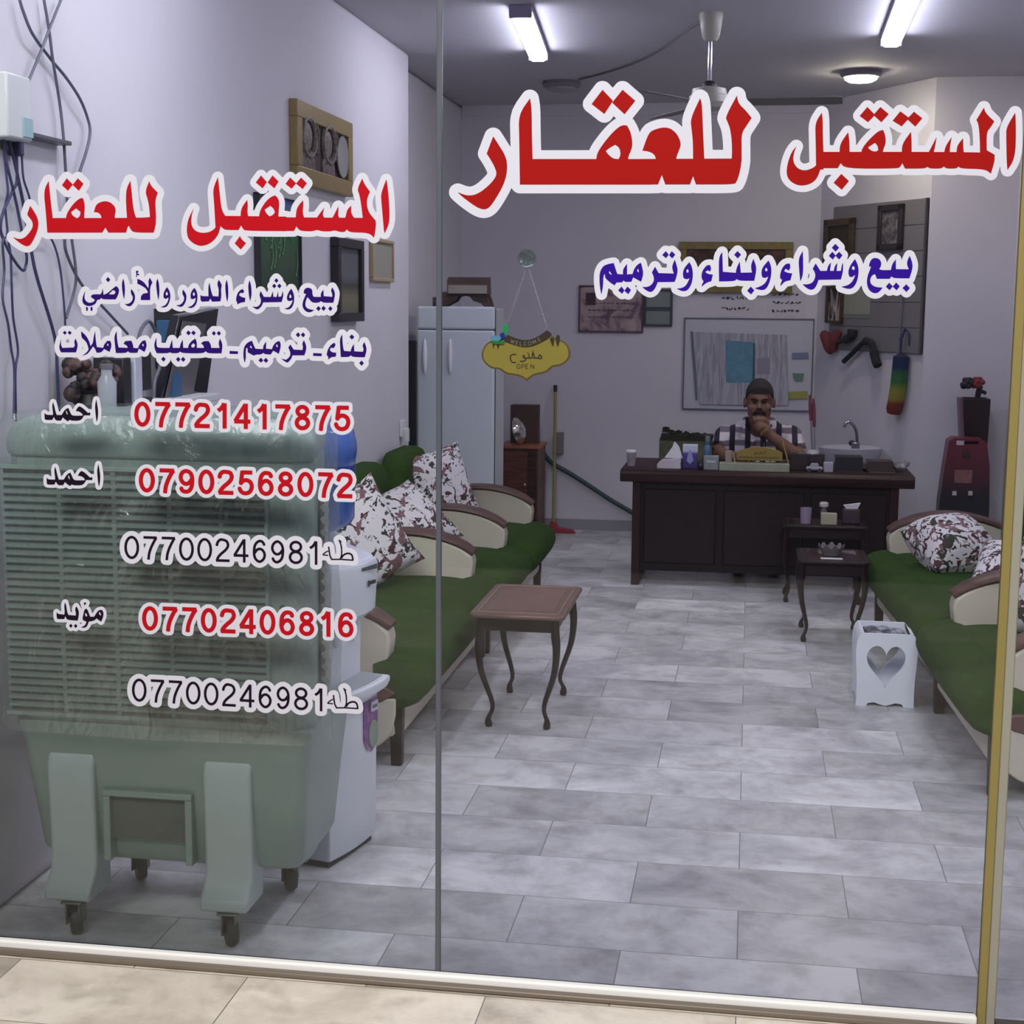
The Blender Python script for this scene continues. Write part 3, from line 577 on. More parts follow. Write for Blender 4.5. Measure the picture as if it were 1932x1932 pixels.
sofa('sofa', 'green sofa at the right edge, nearest the glass behind the door post', (1.505, 2.235, 0), PI+math.radians(3), 1.15, True, True, endp=1)
sofa('sofa', 'green sofa on the right before the desk end', (1.43, 3.74, 0), PI+math.radians(4), 1.74, True, False)
# ---- cushions
fl = floral('floral_fabric')
def cushion(label, loc, rot, a=.22, b=.22, th=.085):
    rot = (Matrix.Rotation(math.radians(rot[0]), 3, 'Z') @ Matrix.Rotation(math.radians(rot[1]), 3, 'X') @ Matrix.Rotation(math.radians(rot[2]), 3, 'Z')).to_euler()
    n = 18; mb = MB()
    for sgn in (1, -1):
        vs = []
        for i in range(n+1):
            for j in range(n+1):
                u, v = 2*i/n-1, 2*j/n-1; pinch = 1-.10*(1-abs(u)**2)*abs(v)**3; pinch2 = 1-.10*(1-abs(v)**2)*abs(u)**3
                hgt = th*max(0, (1-abs(u)**3.0)*(1-abs(v)**3.0))**.55
                vs.append((a*u*pinch2, b*v*pinch, sgn*hgt))
        fs = [(i*(n+1)+j, (i+1)*(n+1)+j, (i+1)*(n+1)+j+1, i*(n+1)+j+1) for i in range(n) for j in range(n)]
        mb.add(vs, fs if sgn > 0 else [f[::-1] for f in fs])
    o = mb.build('cushion', fl, None, angle=80, loc=loc, rot=rot)
    return tag(o, label, 'cushion', 'floral cushions')
cushion('floral cushion leaning on the long left sofa above the water dispenser', (-1.72, 2.84, .625), (38, 74, 28), .245, .235, .10)
cushion('floral cushion slumped low on the second left seat', (-1.735, 3.84, .575), (45, 42, 20), .25, .22, .095)
cushion('floral cushion standing upright on the third left seat before the fridge', (-1.735, 4.70, .655), (38, 72, 12), .215, .23, .09)
cushion('floral cushion lying on the far end of the right sofa before the desk', (1.015, 3.95, .53), (15, 22, 10), .195, .19, .14)
cushion('floral cushion on the middle of the right side, level with the wooden arm cap', (1.20, 3.08, .545), (-10, 26, -8), .22, .20, .11)
cushion('floral cushion at the right picture edge, on the nearest right sofa', (1.19, 2.42, .60), (-60, 74, 6), .21, .21, .10)
# ================================================================ occasional tables
tt = wood('table_top_wood', (108, 82, 74), .34, var=.2, coat=.15)
def leg_curve(x, y, fx, fy, H, r=.018):
    dx, dy = (1 if fx > 0 else -1), (1 if fy > 0 else -1)
    pts = curve([(x, y, H), (x+.004*dx, y+.004*dy, H*.86), (x+.010*dx, y+.010*dy, H*.72), (x+.0*dx, y, H*.5), (fx-.012*dx, fy-.012*dy, H*.2), (fx+.002*dx, fy+.002*dy, H*.075), (fx, fy, 0)], 4)
    n = len(pts); R = [r*(1.05 if k < n*.2 else (1.05-.55*min(1, (k-n*.2)/(n*.5)))) for k in range(n)]
    for k in range(n):
        u = k/(n-1)
        if u > .8: R[k] = r*(.5+.38*math.sin((u-.8)/.2*PI*.75))
    return MB().tube(pts, R, 8)
def side_table(label, c, sx, sy, H, rotz=0, inset=.045, foot=.03, dark=False, r=.017):
    t = thing('side_table', label, 'table', (c[0], c[1], 0), rotz, 'wooden nesting tables'); a, b = sx/2, sy/2
    tp = MB().prism(rrect(-a, a, -b, b, .03, 4), 'z', H-.018, H).build('table_top', dwood if dark else tt, t, bevel=.006)
    ins = MB().prism(rrect(-a*.70, a*.70, -b*.74, b*.74, .01, 3), 'z', H-.001, H+.0012)
    ins.build('inlay_panel', wood('inlay_wood', (122, 90, 80), .28, var=.15) if not dark else wood('dark_inlay', (74, 54, 54), .2, var=.2, coat=.6), tp)
    rim = MB()
    for q in (1.0,):
        rim.box(-a*.86, a*.86, -b*.885, -b*.86, H, H+.003); rim.box(-a*.86, a*.86, b*.86, b*.885, H, H+.003); rim.box(-a*.86, -a*.83, -b*.88, b*.88, H, H+.003); rim.box(a*.83, a*.86, -b*.88, b*.88, H, H+.003)
    rim.build('inlay_border', wood('pale_border', (150, 126, 104), .35, var=.1) if not dark else MATS['dark_inlay'], tp)
    ap = MB(); i = inset; z0, z1 = H-.075, H-.018
    ap.box(-a+i, a-i, -b+i-.008, -b+i+.008, z0, z1); ap.box(-a+i, a-i, b-i-.008, b-i+.008, z0, z1); ap.box(-a+i-.008, -a+i+.008, -b+i, b-i, z0, z1); ap.box(a-i-.008, a-i+.008, -b+i, b-i, z0, z1)
    ap.build('apron', dwood, t, bevel=.002)
    for x, y in ((-1, -1), (1, -1), (1, 1), (-1, 1)):
        leg_curve(x*(a-i), y*(b-i), x*(a-i-foot), y*(b-i-foot*.5), H-.02, r).build('leg', dwood, t)
    return t
side_table('wooden side table with bowed legs standing alone before the left sofas', (-.885, 2.465), .385, .66, .476)
t2 = side_table('low dark side table with a glass bowl, in front of the taller one', (.448, 4.19), .36, .42, .425, dark=True, inset=.03, foot=.015)
t1 = side_table('taller dark side table with cup and box, close to the desk front', (.452, 5.165), .49, .30, .455, dark=True, inset=.03, foot=.01)
# things on them
glass_t = mat('thin_glass', (200, 190, 205), .1, alpha_t=.6)
p = PY(1520, 978, 5.12)
MBc = MB().lathe([(.030, 0), (.034, .09), (.031, .09), (.028, .008)], n=18, cap=True)
tag(MBc.build('tumbler', mat('mauve_glass', (150, 134, 158), .2), loc=(p.x, 5.10, .458)), 'pale mauve tumbler on the left of the taller dark side table', 'glass')
p = PY(1563, 985, 5.1)
tag(B(-.045, .045, -.03, .03, 0, .065).build('small_box', mat('cream_card', (166, 160, 140), .6), bevel=.003, loc=(p.x, 5.08, .458)), 'small cream box on the taller dark side table', 'box')
p = PY(1554, 975, 5.15)
jar = thing('small_jar', 'small lidded jar standing behind the cream box', 'jar', (p.x, 5.16, .458))
MB().lathe([(.018, 0), (.020, .06), (.014, .085), (.014, .095)], n=16).build('body', mat('smoky_jar', (110, 108, 112), .3), jar)
MB().lathe([(.026, .092), (.027, .11), (.02, .118)], n=16).build('lid', mat('pale_lid', (190, 186, 184), .4), jar)
p = PY(1605, 985, 5.15)
tb = thing('tissue_pack', 'dark tissue pack with a white tissue on the taller side table, right end', 'tissues', (p.x, 5.15, .458))
B(-.05, .05, -.035, .035, 0, .085).build('pack', mat('plum_pack', (58, 40, 52), .5), tb, bevel=.006)
MB().loft([[(-.03, -.01, .085), (.035, -.012, .086), (.035, .012, .086), (-.03, .01, .085)], [(-.045, -.012, .105), (.05, -.014, .118), (.05, .012, .12), (-.045, .01, .106)]]).build('tissue', mat('tissue_white', (214, 210, 216), .8), tb)
p = PY(1568, 1050, 4.15)
bw = thing('glass_bowl', 'scalloped glass bowl on the low dark side table', 'bowl', (p.x, 4.17, .428))
v = MB(); n = 36
for k in range(5): pass
rings = []
for rr, zz, sc in ((.042, 0, 0), (.045, .010, 0), (.055, .030, .003), (.066, .050, .008), (.062, .049, .008), (.050, .029, .003), (.036, .011, 0)):
    rings.append([Vector(((rr)*math.cos(2*PI*i/n), (rr)*math.sin(2*PI*i/n), zz+sc*(1 if i % 4 < 2 else -1))) for i in range(n)])
v.loft(rings).build('bowl_body', mat('cut_glass', (112, 104, 106), .12, coat=.4), bw)
p = PZ(1572, 1064, .428)
tag(B(-.055, .055, -.012, .012, 0, .006).build('folded_tissue', MATS['tissue_white'], loc=(p.x, 4.045, .4268), bevel=.002), 'folded white tissue at the front edge of the low dark side table', 'tissue')
# ================================================================ white bin with heart cut-outs
bn = thing('heart_bin', 'white open bin with a heart cut-out standing by the right sofas', 'bin', ((.484+.745)/2, 2.94, 0), math.radians(0))
def heart(s, cx, cz):
    out = []
    for k in range(40):
        a = 2*PI*k/40; x = 16*math.sin(a)**3; z = 13*math.cos(a)-5*math.cos(2*a)-2*math.cos(3*a)-math.cos(4*a); out.append((cx+x*s/17, cz+z*s/13.4))
    return out
wm = mat('white_painted_board', (226, 230, 240), .45)
half = [(-.122, .0), (-.120, .06), (-.122, .13), (-.127, .20), (-.128, .25), (-.122, .295), (-.108, .317)]
hp = [(q.x, q.y) for q in curve([(a, b, 0) for a, b in half], 4)]
outl = hp+[(-x, z) for x, z in hp[::-1]]
foot_cut = [(.078, 0), (.072, .012), (.045, .017), (.02, .008), (0, .003), (-.02, .008), (-.045, .017), (-.072, .012), (-.078, 0)]
outl = outl+foot_cut
def holed(outline, hole, y0, y1):
    if sum(outline[i][0]*outline[(i+1) % len(outline)][1]-outline[(i+1) % len(outline)][0]*outline[i][1] for i in range(len(outline))) < 0: outline = outline[::-1]
    loops = [[Vector((x, z, 0)) for x, z in outline], [Vector((x, z, 0)) for x, z in hole]]; tr = tessellate_polygon(loops); fl_ = [p for l in loops for p in l]; mb = MB()
    mb.add([(p.x, y0, p.y) for p in fl_], [tuple(f) for f in tr]); mb.add([(p.x, y1, p.y) for p in fl_], [tuple(f)[::-1] for f in tr])
    for lp in (outline, hole):
        n = len(lp); mb.add([(x, y0, z) for x, z in lp]+[(x, y1, z) for x, z in lp], [(i, (i+1) % n, n+(i+1) % n, n+i) for i in range(n)])
    return mb
hole = heart(.086, -.002, .188)
for y in (-.135, .120): holed(outl, hole, y, y+.015).build('end_board', wm, bn, bevel=.0, angle=30)
for s in (-1, 1):
    MB().loft([[Vector((s*(-x if s < 0 else -x)*1.0*(1 if s > 0 else 1), y, z)) for x, z in hp[3:]] for y in (-.12, .12)], cap=False, closed=False)
    sl = MB(); rows = []
    for x, z in hp[2:]: rows.append([Vector((s*(-x-.012), -.121, z)), Vector((s*(-x), -.121, z)), Vector((s*(-x), .121, z)), Vector((s*(-x-.012), .121, z))])
    sl.loft(rows).build('side_board', wm, bn)
B(-.11, .11, -.12, .12, .02, .035).build('bottom_board', wm, bn)
lit = MB(); random.seed(3)
for k in range(14): lit.ball((random.uniform(-.085, .085), random.uniform(-.09, .09), .272+random.uniform(0, .03)), (.032, .032, .02), 7, 5)
o = lit.build('crumpled_litter', mottled('litter_print', [(.38, (46, 52, 58)), (.5, (120, 112, 140)), (.62, (160, 168, 170))], 18), None, loc=bn.location)
tag(o, 'crumpled wrappers and paper lying inside the white heart bin', 'litter')
o['kind'] = 'stuff'
B_ = B(-.1, .1, -.11, .11, .036, .225).build('liner_bag', mat('dark_liner', (70, 72, 84), .5), bn, bevel=.02)
# keep the view through the heart to the room's floor open
bpy.data.objects.remove(B_)
# ================================================================ air cooler
ac = thing('air_cooler', 'large grey green air cooler in plastic wrap on casters, left behind the glass', 'air cooler', (-1.515, .03, 0))
cm = mat('cooler_plastic', (140, 158, 153), .42, var=.03, vscale=2); cd = mat('cooler_dark_gap', (34, 40, 40), .6); pale = mat('cooler_pale_edge', (178, 192, 194), .4)
wF, wB, dB = .415, .34, .40
def body_ring(z, f=1., g=0., r=.05):
    pts = [(-wF*f+r, g), (wF*f-r, g), (wF*f, g+r), (wF*f-.01, .10), (wB*f, dB), (wB*f-.04, dB+.03), (-wB*f+.04, dB+.03), (-wB*f, dB), (-wF*f+.01, .10), (-wF*f, g+r)]
    return [Vector((x, y, z)) for x, y in pts]
b = MB().loft([body_ring(.555, .985), body_ring(.60, 1.0), body_ring(1.30, 1.01)])
body = b.build('body', cm, ac, bevel=.012, seg=3)
lid = MB().loft([body_ring(1.295, 1.015, -.012), body_ring(1.33, 1.02, -.016), body_ring(1.362, 1.0, -.006), body_ring(1.385, .95, .02), body_ring(1.398, .85, .05)]).build('lid', cm, ac, bevel=.01, seg=3, angle=60)
# slatted panel of the front: dark recess with slats
xl0, xl1 = -.405, .285
B(xl0-.005, xl1+.02, -.006, .02, .615, 1.262).build('panel_recess', cd, body)
sl = MB(); nrow = 31
for k in range(nrow):
    z = .622+(1.255-.622)*(k+.5)/nrow; e = 0 if k % 2 else .025
    M = Matrix.Translation((0, -.014, z)) @ Matrix.Rotation(math.radians(14), 4, 'X')
    sl.box(xl0-.004, xl1+.022, -.008, .008, -.0037, .0037, M)
sl.build('louvre', cm, body, smooth=False)
rb = MB()
for x in (-.25, -.10, .05, .19): rb.box(x-.006, x+.006, -.020, .0, .615, 1.262)
rb.build('louvre_rib', mat('cooler_rib', (118, 130, 128), .5), body, smooth=False)
B(xl1+.02, xl1+.028, -.024, .004, .61, 1.268).build('panel_border', cm, body, bevel=.002)
B(xl0-.012, xl1+.028, -.024, .004, 1.262, 1.274).build('panel_border', cm, body, bevel=.002)
B(xl0-.012, xl1+.028, -.024, .004, .602, .614).build('panel_border', cm, body, bevel=.002)
# vent on the right flank
fl0, fl1 = Vector((wF*1.0-.002, .12, 0)), Vector((wB+.004, dB-.02, 0)); fd = (fl1-fl0).normalized(); fn = Vector((fd.y, -fd.x, 0))
fM = Matrix(((fd.x, fn.x, 0, fl0.x), (fd.y, fn.y, 0, fl0.y), (0, 0, 1, 0), (0, 0, 0, 1)))
MB().box(.02, (fl1-fl0).length-.02, -.004, .004, .64, 1.20, fM).build('flank_recess', mat('brown_pad', (98, 90, 82), .9), body)
sv = MB()
for k in range(17):
    z = .66+.53*k/16; sv.box(.015, (fl1-fl0).length-.015, .002, .016, -.009, .009, fM @ Matrix.Translation((0, 0, z)) @ Matrix.Rotation(math.radians(35), 4, 'X'))
sv.build('flank_louvre', mat('cooler_vent', (150, 152, 148), .5), body, smooth=False)
kn = MB()
for z in (.92, 1.03): kn.lathe([(.006, 0), (.006, .012)], (xl1+.06, -.0, z), 10, Matrix.Rotation(PI/2, 3, 'X'))
kn.build('screw_cover', cd, body)
# tank
def tank_ring(z, a, g, h, r=.04):
    return [Vector((x, y, z)) for x, y in rrect(-a, a, g, h, r, 3)]
tank = MB().loft([tank_ring(.185, .355, .07, .40), tank_ring(.215, .370, .045, .415), tank_ring(.40, .39, .025, .42), tank_ring(.53, .405, .008, .43), tank_ring(.565, .412, -.004, .432), tank_ring(.59, .412, -.004, .432)]).build('tank', cm, ac, bevel=.008, angle=50)
hx0, hx1 = PY(205, 1512, .03).x+1.515, PY(346, 1512, .03).x+1.515
fr = MB(); z0, z1 = .262, .382
for a_, b_, c_, d_ in ((hx0-.02, hx1+.02, z1, z1+.018), (hx0-.02, hx0, z0-.06, z1), (hx1, hx1+.02, z0-.06, z1)): fr.box(a_, b_, .004, .06, c_, d_)
fr.build('hatch_frame', cm, tank, bevel=.003)
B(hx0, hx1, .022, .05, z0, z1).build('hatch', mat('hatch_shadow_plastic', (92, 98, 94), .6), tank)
# moulded legs and casters
def caster(t, x, y, a):
    k = bpy.data.objects.new('caster', None); COL.objects.link(k); k.parent = t; k.location = (x, y, 0); k.rotation_euler = (0, 0, a)
    return k
wheel_m = mat('caster_rubber', (52, 54, 54), .6); fork_m = mat('zinc_fork', (110, 116, 108), .35, .7)
legs = ((-.165, .0, .05), (.135, .0, .03), (.135, .40, .02), (-.165, .40, .02))
for i, (x, y, zb) in enumerate(((-.255, -.01, .1), (.183, -.01, .1), (.235, .385, .1), (-.225, .385, .1))):
    front = y < .2; s = -1 if front else 1; lg = MB(); w = .066
    yb = y if front else y
    if front:
        lg.loft([[Vector((x+q*w, yy, z)) for q, yy in ((-1, y0), (1, y0), (1, .10), (-1, .10))] for z, y0 in ((.50, .016), (.46, -.002), (.30, .004), (.20, .006), (.165, -.006), (.14, -.030), (.125, -.045), (.098, -.045))])
    else:
        lg.loft([[Vector((x+q*w, yy, z)) for q, yy in ((-1, .33), (1, .33), (1, y1), (-1, y1))] for z, y1 in ((.45, .43), (.20, .43), (.12, .45), (.10, .45))])
    L_ = lg.build('leg', pale if front else cm, ac, bevel=.010, seg=3)
    cx, cy = x+(.012 if front else 0), y-.005
    fk = MB().box(cx-.03, cx+.03, cy-.03, cy+.03, .090, .098); 
    for q in (-1, 1): fk.box(cx+q*.018-.003, cx+q*.018+.003, cy-.022, cy+.022, .030, .092)
    wh = fk.build('caster', fork_m, ac, bevel=.002)
    MB().lathe([(.012, -.014), (.036, -.014), (.039, -.008), (.039, .008), (.036, .014), (.012, .014)], (cx, cy, .039), 24, Matrix.Rotation(math.radians(32), 3, 'Z') @ Matrix.Rotation(math.radians(90), 3, 'Y')).build('wheel', wheel_m, wh)
# clear plastic wrap still around the upper body
def wrap_ring(z, k, jig, seed):
    random.seed(seed); pts = body_ring(z, 1.0, 0, .05); out = []
    n = len(pts)
    for i in range(n):
        a, c = pts[i], pts[(i+1) % n]
        for q in range(4):
            p = a.lerp(c, q/4); d = Vector((p.x, p.y-.2, 0)).normalized(); out.append(p+d*(k+random.uniform(0, jig)))
    return out
MB().loft([wrap_ring(z, .040, .010, k) for k, z in enumerate((.56, .64, .72, .80, .88, .96, 1.04, 1.12, 1.20, 1.28, 1.34))]+[[p*1 for p in wrap_ring(1.405, .012, .01, 99)]], cap=False).build('plastic_wrap', film_mat('wrap_film'), ac, angle=70)
# ================================================================ water dispenser and bottle
wd = thing('water_dispenser', 'white water dispenser with purple sticker between the air cooler and left sofa', 'dispenser', (-1.318, .752, 0), math.radians(-14))
dm = mat('dispenser_white', (222, 226, 236), .3); dg = mat('dispenser_grey', (168, 176, 184), .4)
D_, Wd = .148, .150
def dr(z, a, w, bulge=.012, back=-.16):       # plan of the casing, front (+x) slightly curved
    ft = [Vector((a+bulge*(1-(q/4)**2), w*q/4, z)) for q in range(-4, 5)]
    return ft+[Vector((back, w*.96, z)), Vector((back, -w*.96, z))]
MB().loft([dr(.02, .145, .142), dr(.03, .150, .148), dr(.50, .155, .150), dr(.515, .158, .152), dr(.528, .150, .150)]).build('cabinet', dm, wd, bevel=.004, angle=50)
B(-.155, -.004, -.153, -.148, .03, .53).build('flank_panel', dg, wd, bevel=.002)
B(-.15, .14, -.135, .135, 0, .022).build('plinth', mat('dispenser_plinth', (60, 62, 66), .6), wd)
MB().loft([dr(.528, .105, .132), dr(.74, .108, .134)]).build('column', dm, wd, bevel=.004)
tr_ = MB().loft([dr(.506, .195, .140), dr(.530, .205, .146), dr(.545, .205, .146)]).build('drip_tray', dm, wd, bevel=.006)
MB().loft([dr(.5455, .185, .125), dr(.5485, .185, .125)]).build('grille', dg, tr_)
hd = MB().loft([dr(.715, .108, .134), dr(.755, .150, .150, .02), dr(.90, .158, .152, .02), dr(.915, .152, .150, .02)]).build('head', dm, wd, bevel=.006, angle=50)
MB().loft([dr(.913, .152, .150, .02), dr(.925, .140, .146, .02), dr(.955, .06, .135), dr(.985, .03, .125), dr(.993, .015, .115)]).build('top_cover', mat('dispenser_lilac_white', (226, 226, 242), .3), wd, bevel=.01, seg=3, angle=60)
bt = MB()
for y, c in ((-.03, 0),): bt.lathe([(.010, 0), (.012, .008)], (.139, y, .938), 12, Matrix.Rotation(math.radians(25), 3, 'Y'))
bt.build('hot_button', mat('button_red', (150, 40, 60), .4), hd)
lb = MB()
for k in range(9): lb.box(.1775, .1795, .012+.011*k, .012+.011*k+.008, .892-.0006*k, .902)
lb.build('maker_lettering', mat('grey_print_dark', (78, 82, 92), .5), hd)
l2 = MB()
l2.box(.1755, .1785, .055, .063, .838, .856)
for k in range(4): l2.box(.174, .1775, .070+.009*k, .076+.009*k, .842, .853)
l2.build('feature_print', mat('black_print', (44, 46, 56), .5), hd)
for y in (-.05, .05): MB().lathe([(.012, 0), (.012, -.03), (.008, -.05)], (.128, y, .715), 10).build('tap', dm, hd)
stk = MB(); ol = [(.035, .475), (.145, .475), (.147, .40), (.142, .35), (.125, .318), (.095, .305), (.062, .318), (.040, .35)]
stk.prism(ol, 'x', .1655, .1690); stk.v = [(x-.012*(y/.15)**2+.001, y, z) for x, y, z in stk.v]
st = stk.build('sticker', mottled('purple_sticker', [(.3, (66, 70, 138)), (.45, (104, 46, 132)), (.56, (150, 84, 146)), (.66, (150, 150, 160))], 9, .4, 2.), wd, smooth=False)
s2 = B(.1665, .1700, .085, .128, .435, .466).build('sticker_label', mat('lilac_label', (206, 200, 222), .4), st)
s3 = MB()
for k in range(4): s3.box(.1695, .1706, .092+.008*k, .097+.008*k, .444, .455)
s3.build('label_print', MATS['black_print'], s2)
MB().prism([(.105+.03*math.cos(2*PI*k/20), .36+.045*math.sin(2*PI*k/20)) for k in range(20)], 'x', .1625, .1672).build('fruit_print', mat('sage_print', (138, 150, 136), .5), st)
bo = thing('water_bottle', 'large blue water bottle upside down on the dispenser', 'bottle', (-1.298, .752, .990))
blue = mat('blue_polycarbonate', (58, 96, 178), .16, coat=.5, var=.06, vscale=4)
MB().lathe([(.03, -.03), (.03, .0), (.06, .015), (.110, .04), (.122, .06), (.124, .17), (.124, .20), (.119, .205), (.119, .212), (.124, .217), (.131, .262), (.131, .285), (.122, .325), (.104, .347), (.05, .355)], n=40).build('bottle_body', blue, bo, angle=50)
lbl = MB().lathe([(.1250, .165), (.1254, .168), (.1254, .246-.025), (.1250, .2235)], n=48, cap=False).build('bottle_label', mat('deep_blue_label', (26, 48, 140), .35), bo)
# ================================================================ fridge, dark gap strip, book stand, cabinet, mop, hose
FY = 5.66; fa, fb_ = PY(787, 700, FY), PY(932, 700, FY); fx0, fx1 = fa.x, fb_.x; fz = PY(850, 578, FY).z
fr_ = thing('fridge', 'white upright fridge in the left back corner', 'fridge', ((fx0+fx1)/2, FY, 0)); w = (fx1-fx0)/2
frm = mat('fridge_white', (206, 212, 218), .25, coat=.3, var=.03, vscale=2)
B(-w, w, .055, .40, .04, fz-.01).build('body', frm, fr_, bevel=.012, seg=3)
zsp = PY(850, 622, FY).z
dr_ = B(-w, w, 0, .048, .07, zsp-.002).build('door', frm, fr_, bevel=.014, seg=4); d2 = B(-w, w, 0, .048, zsp+.002, fz).build('door', frm, fr_, bevel=.014, seg=4)
B(-w-.0015, w+.0015, .044, .058, .07, fz-.01).build('gasket', mat('dark_gasket_strip', (56, 60, 72), .7), fr_)
hm = mat('polished_handle', (240, 240, 244), .18)
for px, dd in ((801, d2), (849, d2)):
    p = PY(px, 672, FY-.02); x = p.x-(fx0+fx1)/2
    B2 = MB().ball((x, -.012, p.z), (.014, .016, .108), 16, 14); B2.build('handle', hm, dr_)
for x in (-w+.04, w-.04): MB().lathe([(.02, 0), (.02, .045)], (x, .06, 0), 10).build('foot', MATS['dark_metal'], fr_); MB().lathe([(.02, 0), (.02, .045)], (x, .34, 0), 10).build('foot', MATS['dark_metal'], fr_)
a, b = PX(768, 625, -2.10), PX(785, 868, -2.10)
tag(B(-.10, .0, -.016, .016, 0, 1.47).build('dark_gap_strip', mat('flat_black', (12, 12, 20), .7), bevel=.004, loc=(PY(786, 700, 5.45).x-.0, 5.45, 0)), 'narrow black strip added to darken the gap between the left wall end and the fridge', 'board')  # black strip put in as the shade of the gap beside the fridge
wd2 = wood('stand_wood', (84, 68, 62), .5)
bs = thing('book_stand', 'wooden book stand with a big open book on top of the fridge', 'book stand', ((fx0+fx1)/2+.04, FY+.16, fz))
a, b = PY(816, 578, FY+.06), PY(922, 578, FY+.06); ox = (fx0+fx1)/2+.04; xa, xb = a.x-ox, b.x-ox
prof = [(xa, 0), (xa, .055), (xa+.05, .065), (xa+.06, .09), (xb-.02, .09), (xb-.005, .055), (xb+.012, 0), (xb-.03, .0), (xb-.05, .02), (xb-.10, .035), (xb-.12, .06), (xb-.16, .07), (xb-.20, .06), (xb-.22, .03), (xb-.25, .015), (xb-.28, 0)]
MB().prism(prof, 'y', -.10, -.075).build('carved_foot', wd2, bs, bevel=.003); MB().prism(prof, 'y', .02, .045).build('carved_foot', wd2, bs, bevel=.003)
z0, z1 = .075, PY(870, 522, FY+.1).z-fz; x0, x1 = PY(835, 540, FY).x-ox, PY(920, 540, FY).x-ox
bk_ = MB().hexa([(x0+.02, -.13, z0), (x1+.012, -.13, z0), (x1+.012, -.09, z0), (x0+.02, -.09, z0), (x0-.005, .0, z1-.018), (x1-.015, .0, z1-.018), (x1-.015, .045, z1), (x0-.005, .045, z1)]).build('book_rest', wd2, bs, bevel=.003)
MB().hexa([(x0+.03, -.137, z0+.006), (x1-.01, -.137, z0+.006), (x1-.01, -.131, z0+.004), (x0+.03, -.131, z0+.004), (x0+.005, -.008, z1-.030), (x1-.03, -.008, z1-.030), (x1-.03, -.002, z1-.022), (x0+.005, -.002, z1-.022)]).build('page_block', mat('grey_pages', (134, 128, 120), .7), bk_)
# cabinet in the corner
cy = 6.95; a, b = PY(940, 950, cy), PY(1015, 850, cy)
cb = thing('corner_cabinet', 'narrow dark brown cabinet standing between fridge and mop', 'cabinet', ((a.x+b.x)/2, cy, 0)); w = (b.x-a.x)/2; H = PY(1000, 842, cy).z
cw = wood('cabinet_wood', (92, 54, 46), .4)
B(-w, w, .01, .40, .02, H-.02).build('carcass', cw, cb, bevel=.004); B(-w-.006, w+.012, -.006, .41, H-.02, H).build('cabinet_top', wood('orange_wood', (150, 96, 66), .35), cb, bevel=.003)
dd = B(-w+.01, w*.45, 0, .012, .04, H-.04).build('door', cw, cb, bevel=.003); B(w*.5, w-.01, 0, .012, .04, H-.04).build('door', wood('dark_cabinet_wood', (58, 36, 36), .4), cb, bevel=.003)
MB().ball((w*.36, -.012, H*.6), .012, 10, 8).build('knob', MATS['chrome'], dd)
B(-w-.003, w, -.01, .35, 0, .02).build('plinth', MATS['dark_metal'], cb)
a, b = PY(963, 764, cy+.25), PY(1014, 840, cy+.25)
tag(B(a.x, b.x, 0, .12, 0, a.z-H).build('brown_carton', mat('dark_brown_board', (74, 50, 46), .6), bevel=.004, loc=(0, cy+.25, H)), 'dark brown upright carton on the corner cabinet', 'carton')
p = PY(976, 830, cy+.1)
tk = thing('steel_bowl', 'shiny steel bowl leaning on its rim on the corner cabinet', 'bowl', (p.x, cy+.10, H))
MB().lathe([(.095, 0), (.10, .006), (.085, .03), (.05, .052), (.01, .06), (.008, .055), (.05, .046), (.08, .026)], c=(0, 0, .10), M=Matrix.Rotation(math.radians(76), 3, 'Y') @ Matrix.Rotation(0.2, 3, 'X')).build('bowl_shell', mat('polished_steel', (214, 210, 206), .15, .9), tk)
p = PY(1030, 845, cy); 
tag(B(-.03, .03, -.03, .03, -.10, .06).build('tap_box', mat('grey_box_plastic', (122, 118, 124), .5), bevel=.004, loc=(p.x+.02, YB-.031, p.z)), 'grey plastic box on the back wall where the green hose starts', 'box')
hp_ = [PY(x, y, YB-.05) for x, y in ((1021, 846), (1030, 862), (1045, 876), (1078, 895), (1120, 922), (1160, 948), (1210, 975), (1260, 990))]
tag(MB().tube(curve(hp_), .017, 10).build('hose', mat('dark_teal_hose', (32, 62, 66), .45)), 'dark green hose sagging along the back wall to behind the desk', 'hose')
mp = thing('floor_squeegee', 'red floor squeegee with a yellow pole leaning on the back wall', 'squeegee', (PY(1044, 1002, 7.40).x, 7.40, 0))
o = mp.location; top = PY(1048, 727, YB-.03)-o
MB().tube([(0, 0, .03), top*.5, top], .0115, 8).build('pole', mat('yellow_pole', (150, 142, 84), .4), mp)
MB().tube([top*.955, top*1.0], .0145, 8).build('grip', MATS['dark_metal'], mp)
red = mat('red_plastic', (150, 48, 62), .4)
MB().prism([(-.17, 0), (.17, 0), (.15, .03), (.04, .045), (.02, .085), (-.02, .085), (-.04, .045), (-.15, .03)], 'y', -.022, .022).build('blade_holder', red, mp, bevel=.006)
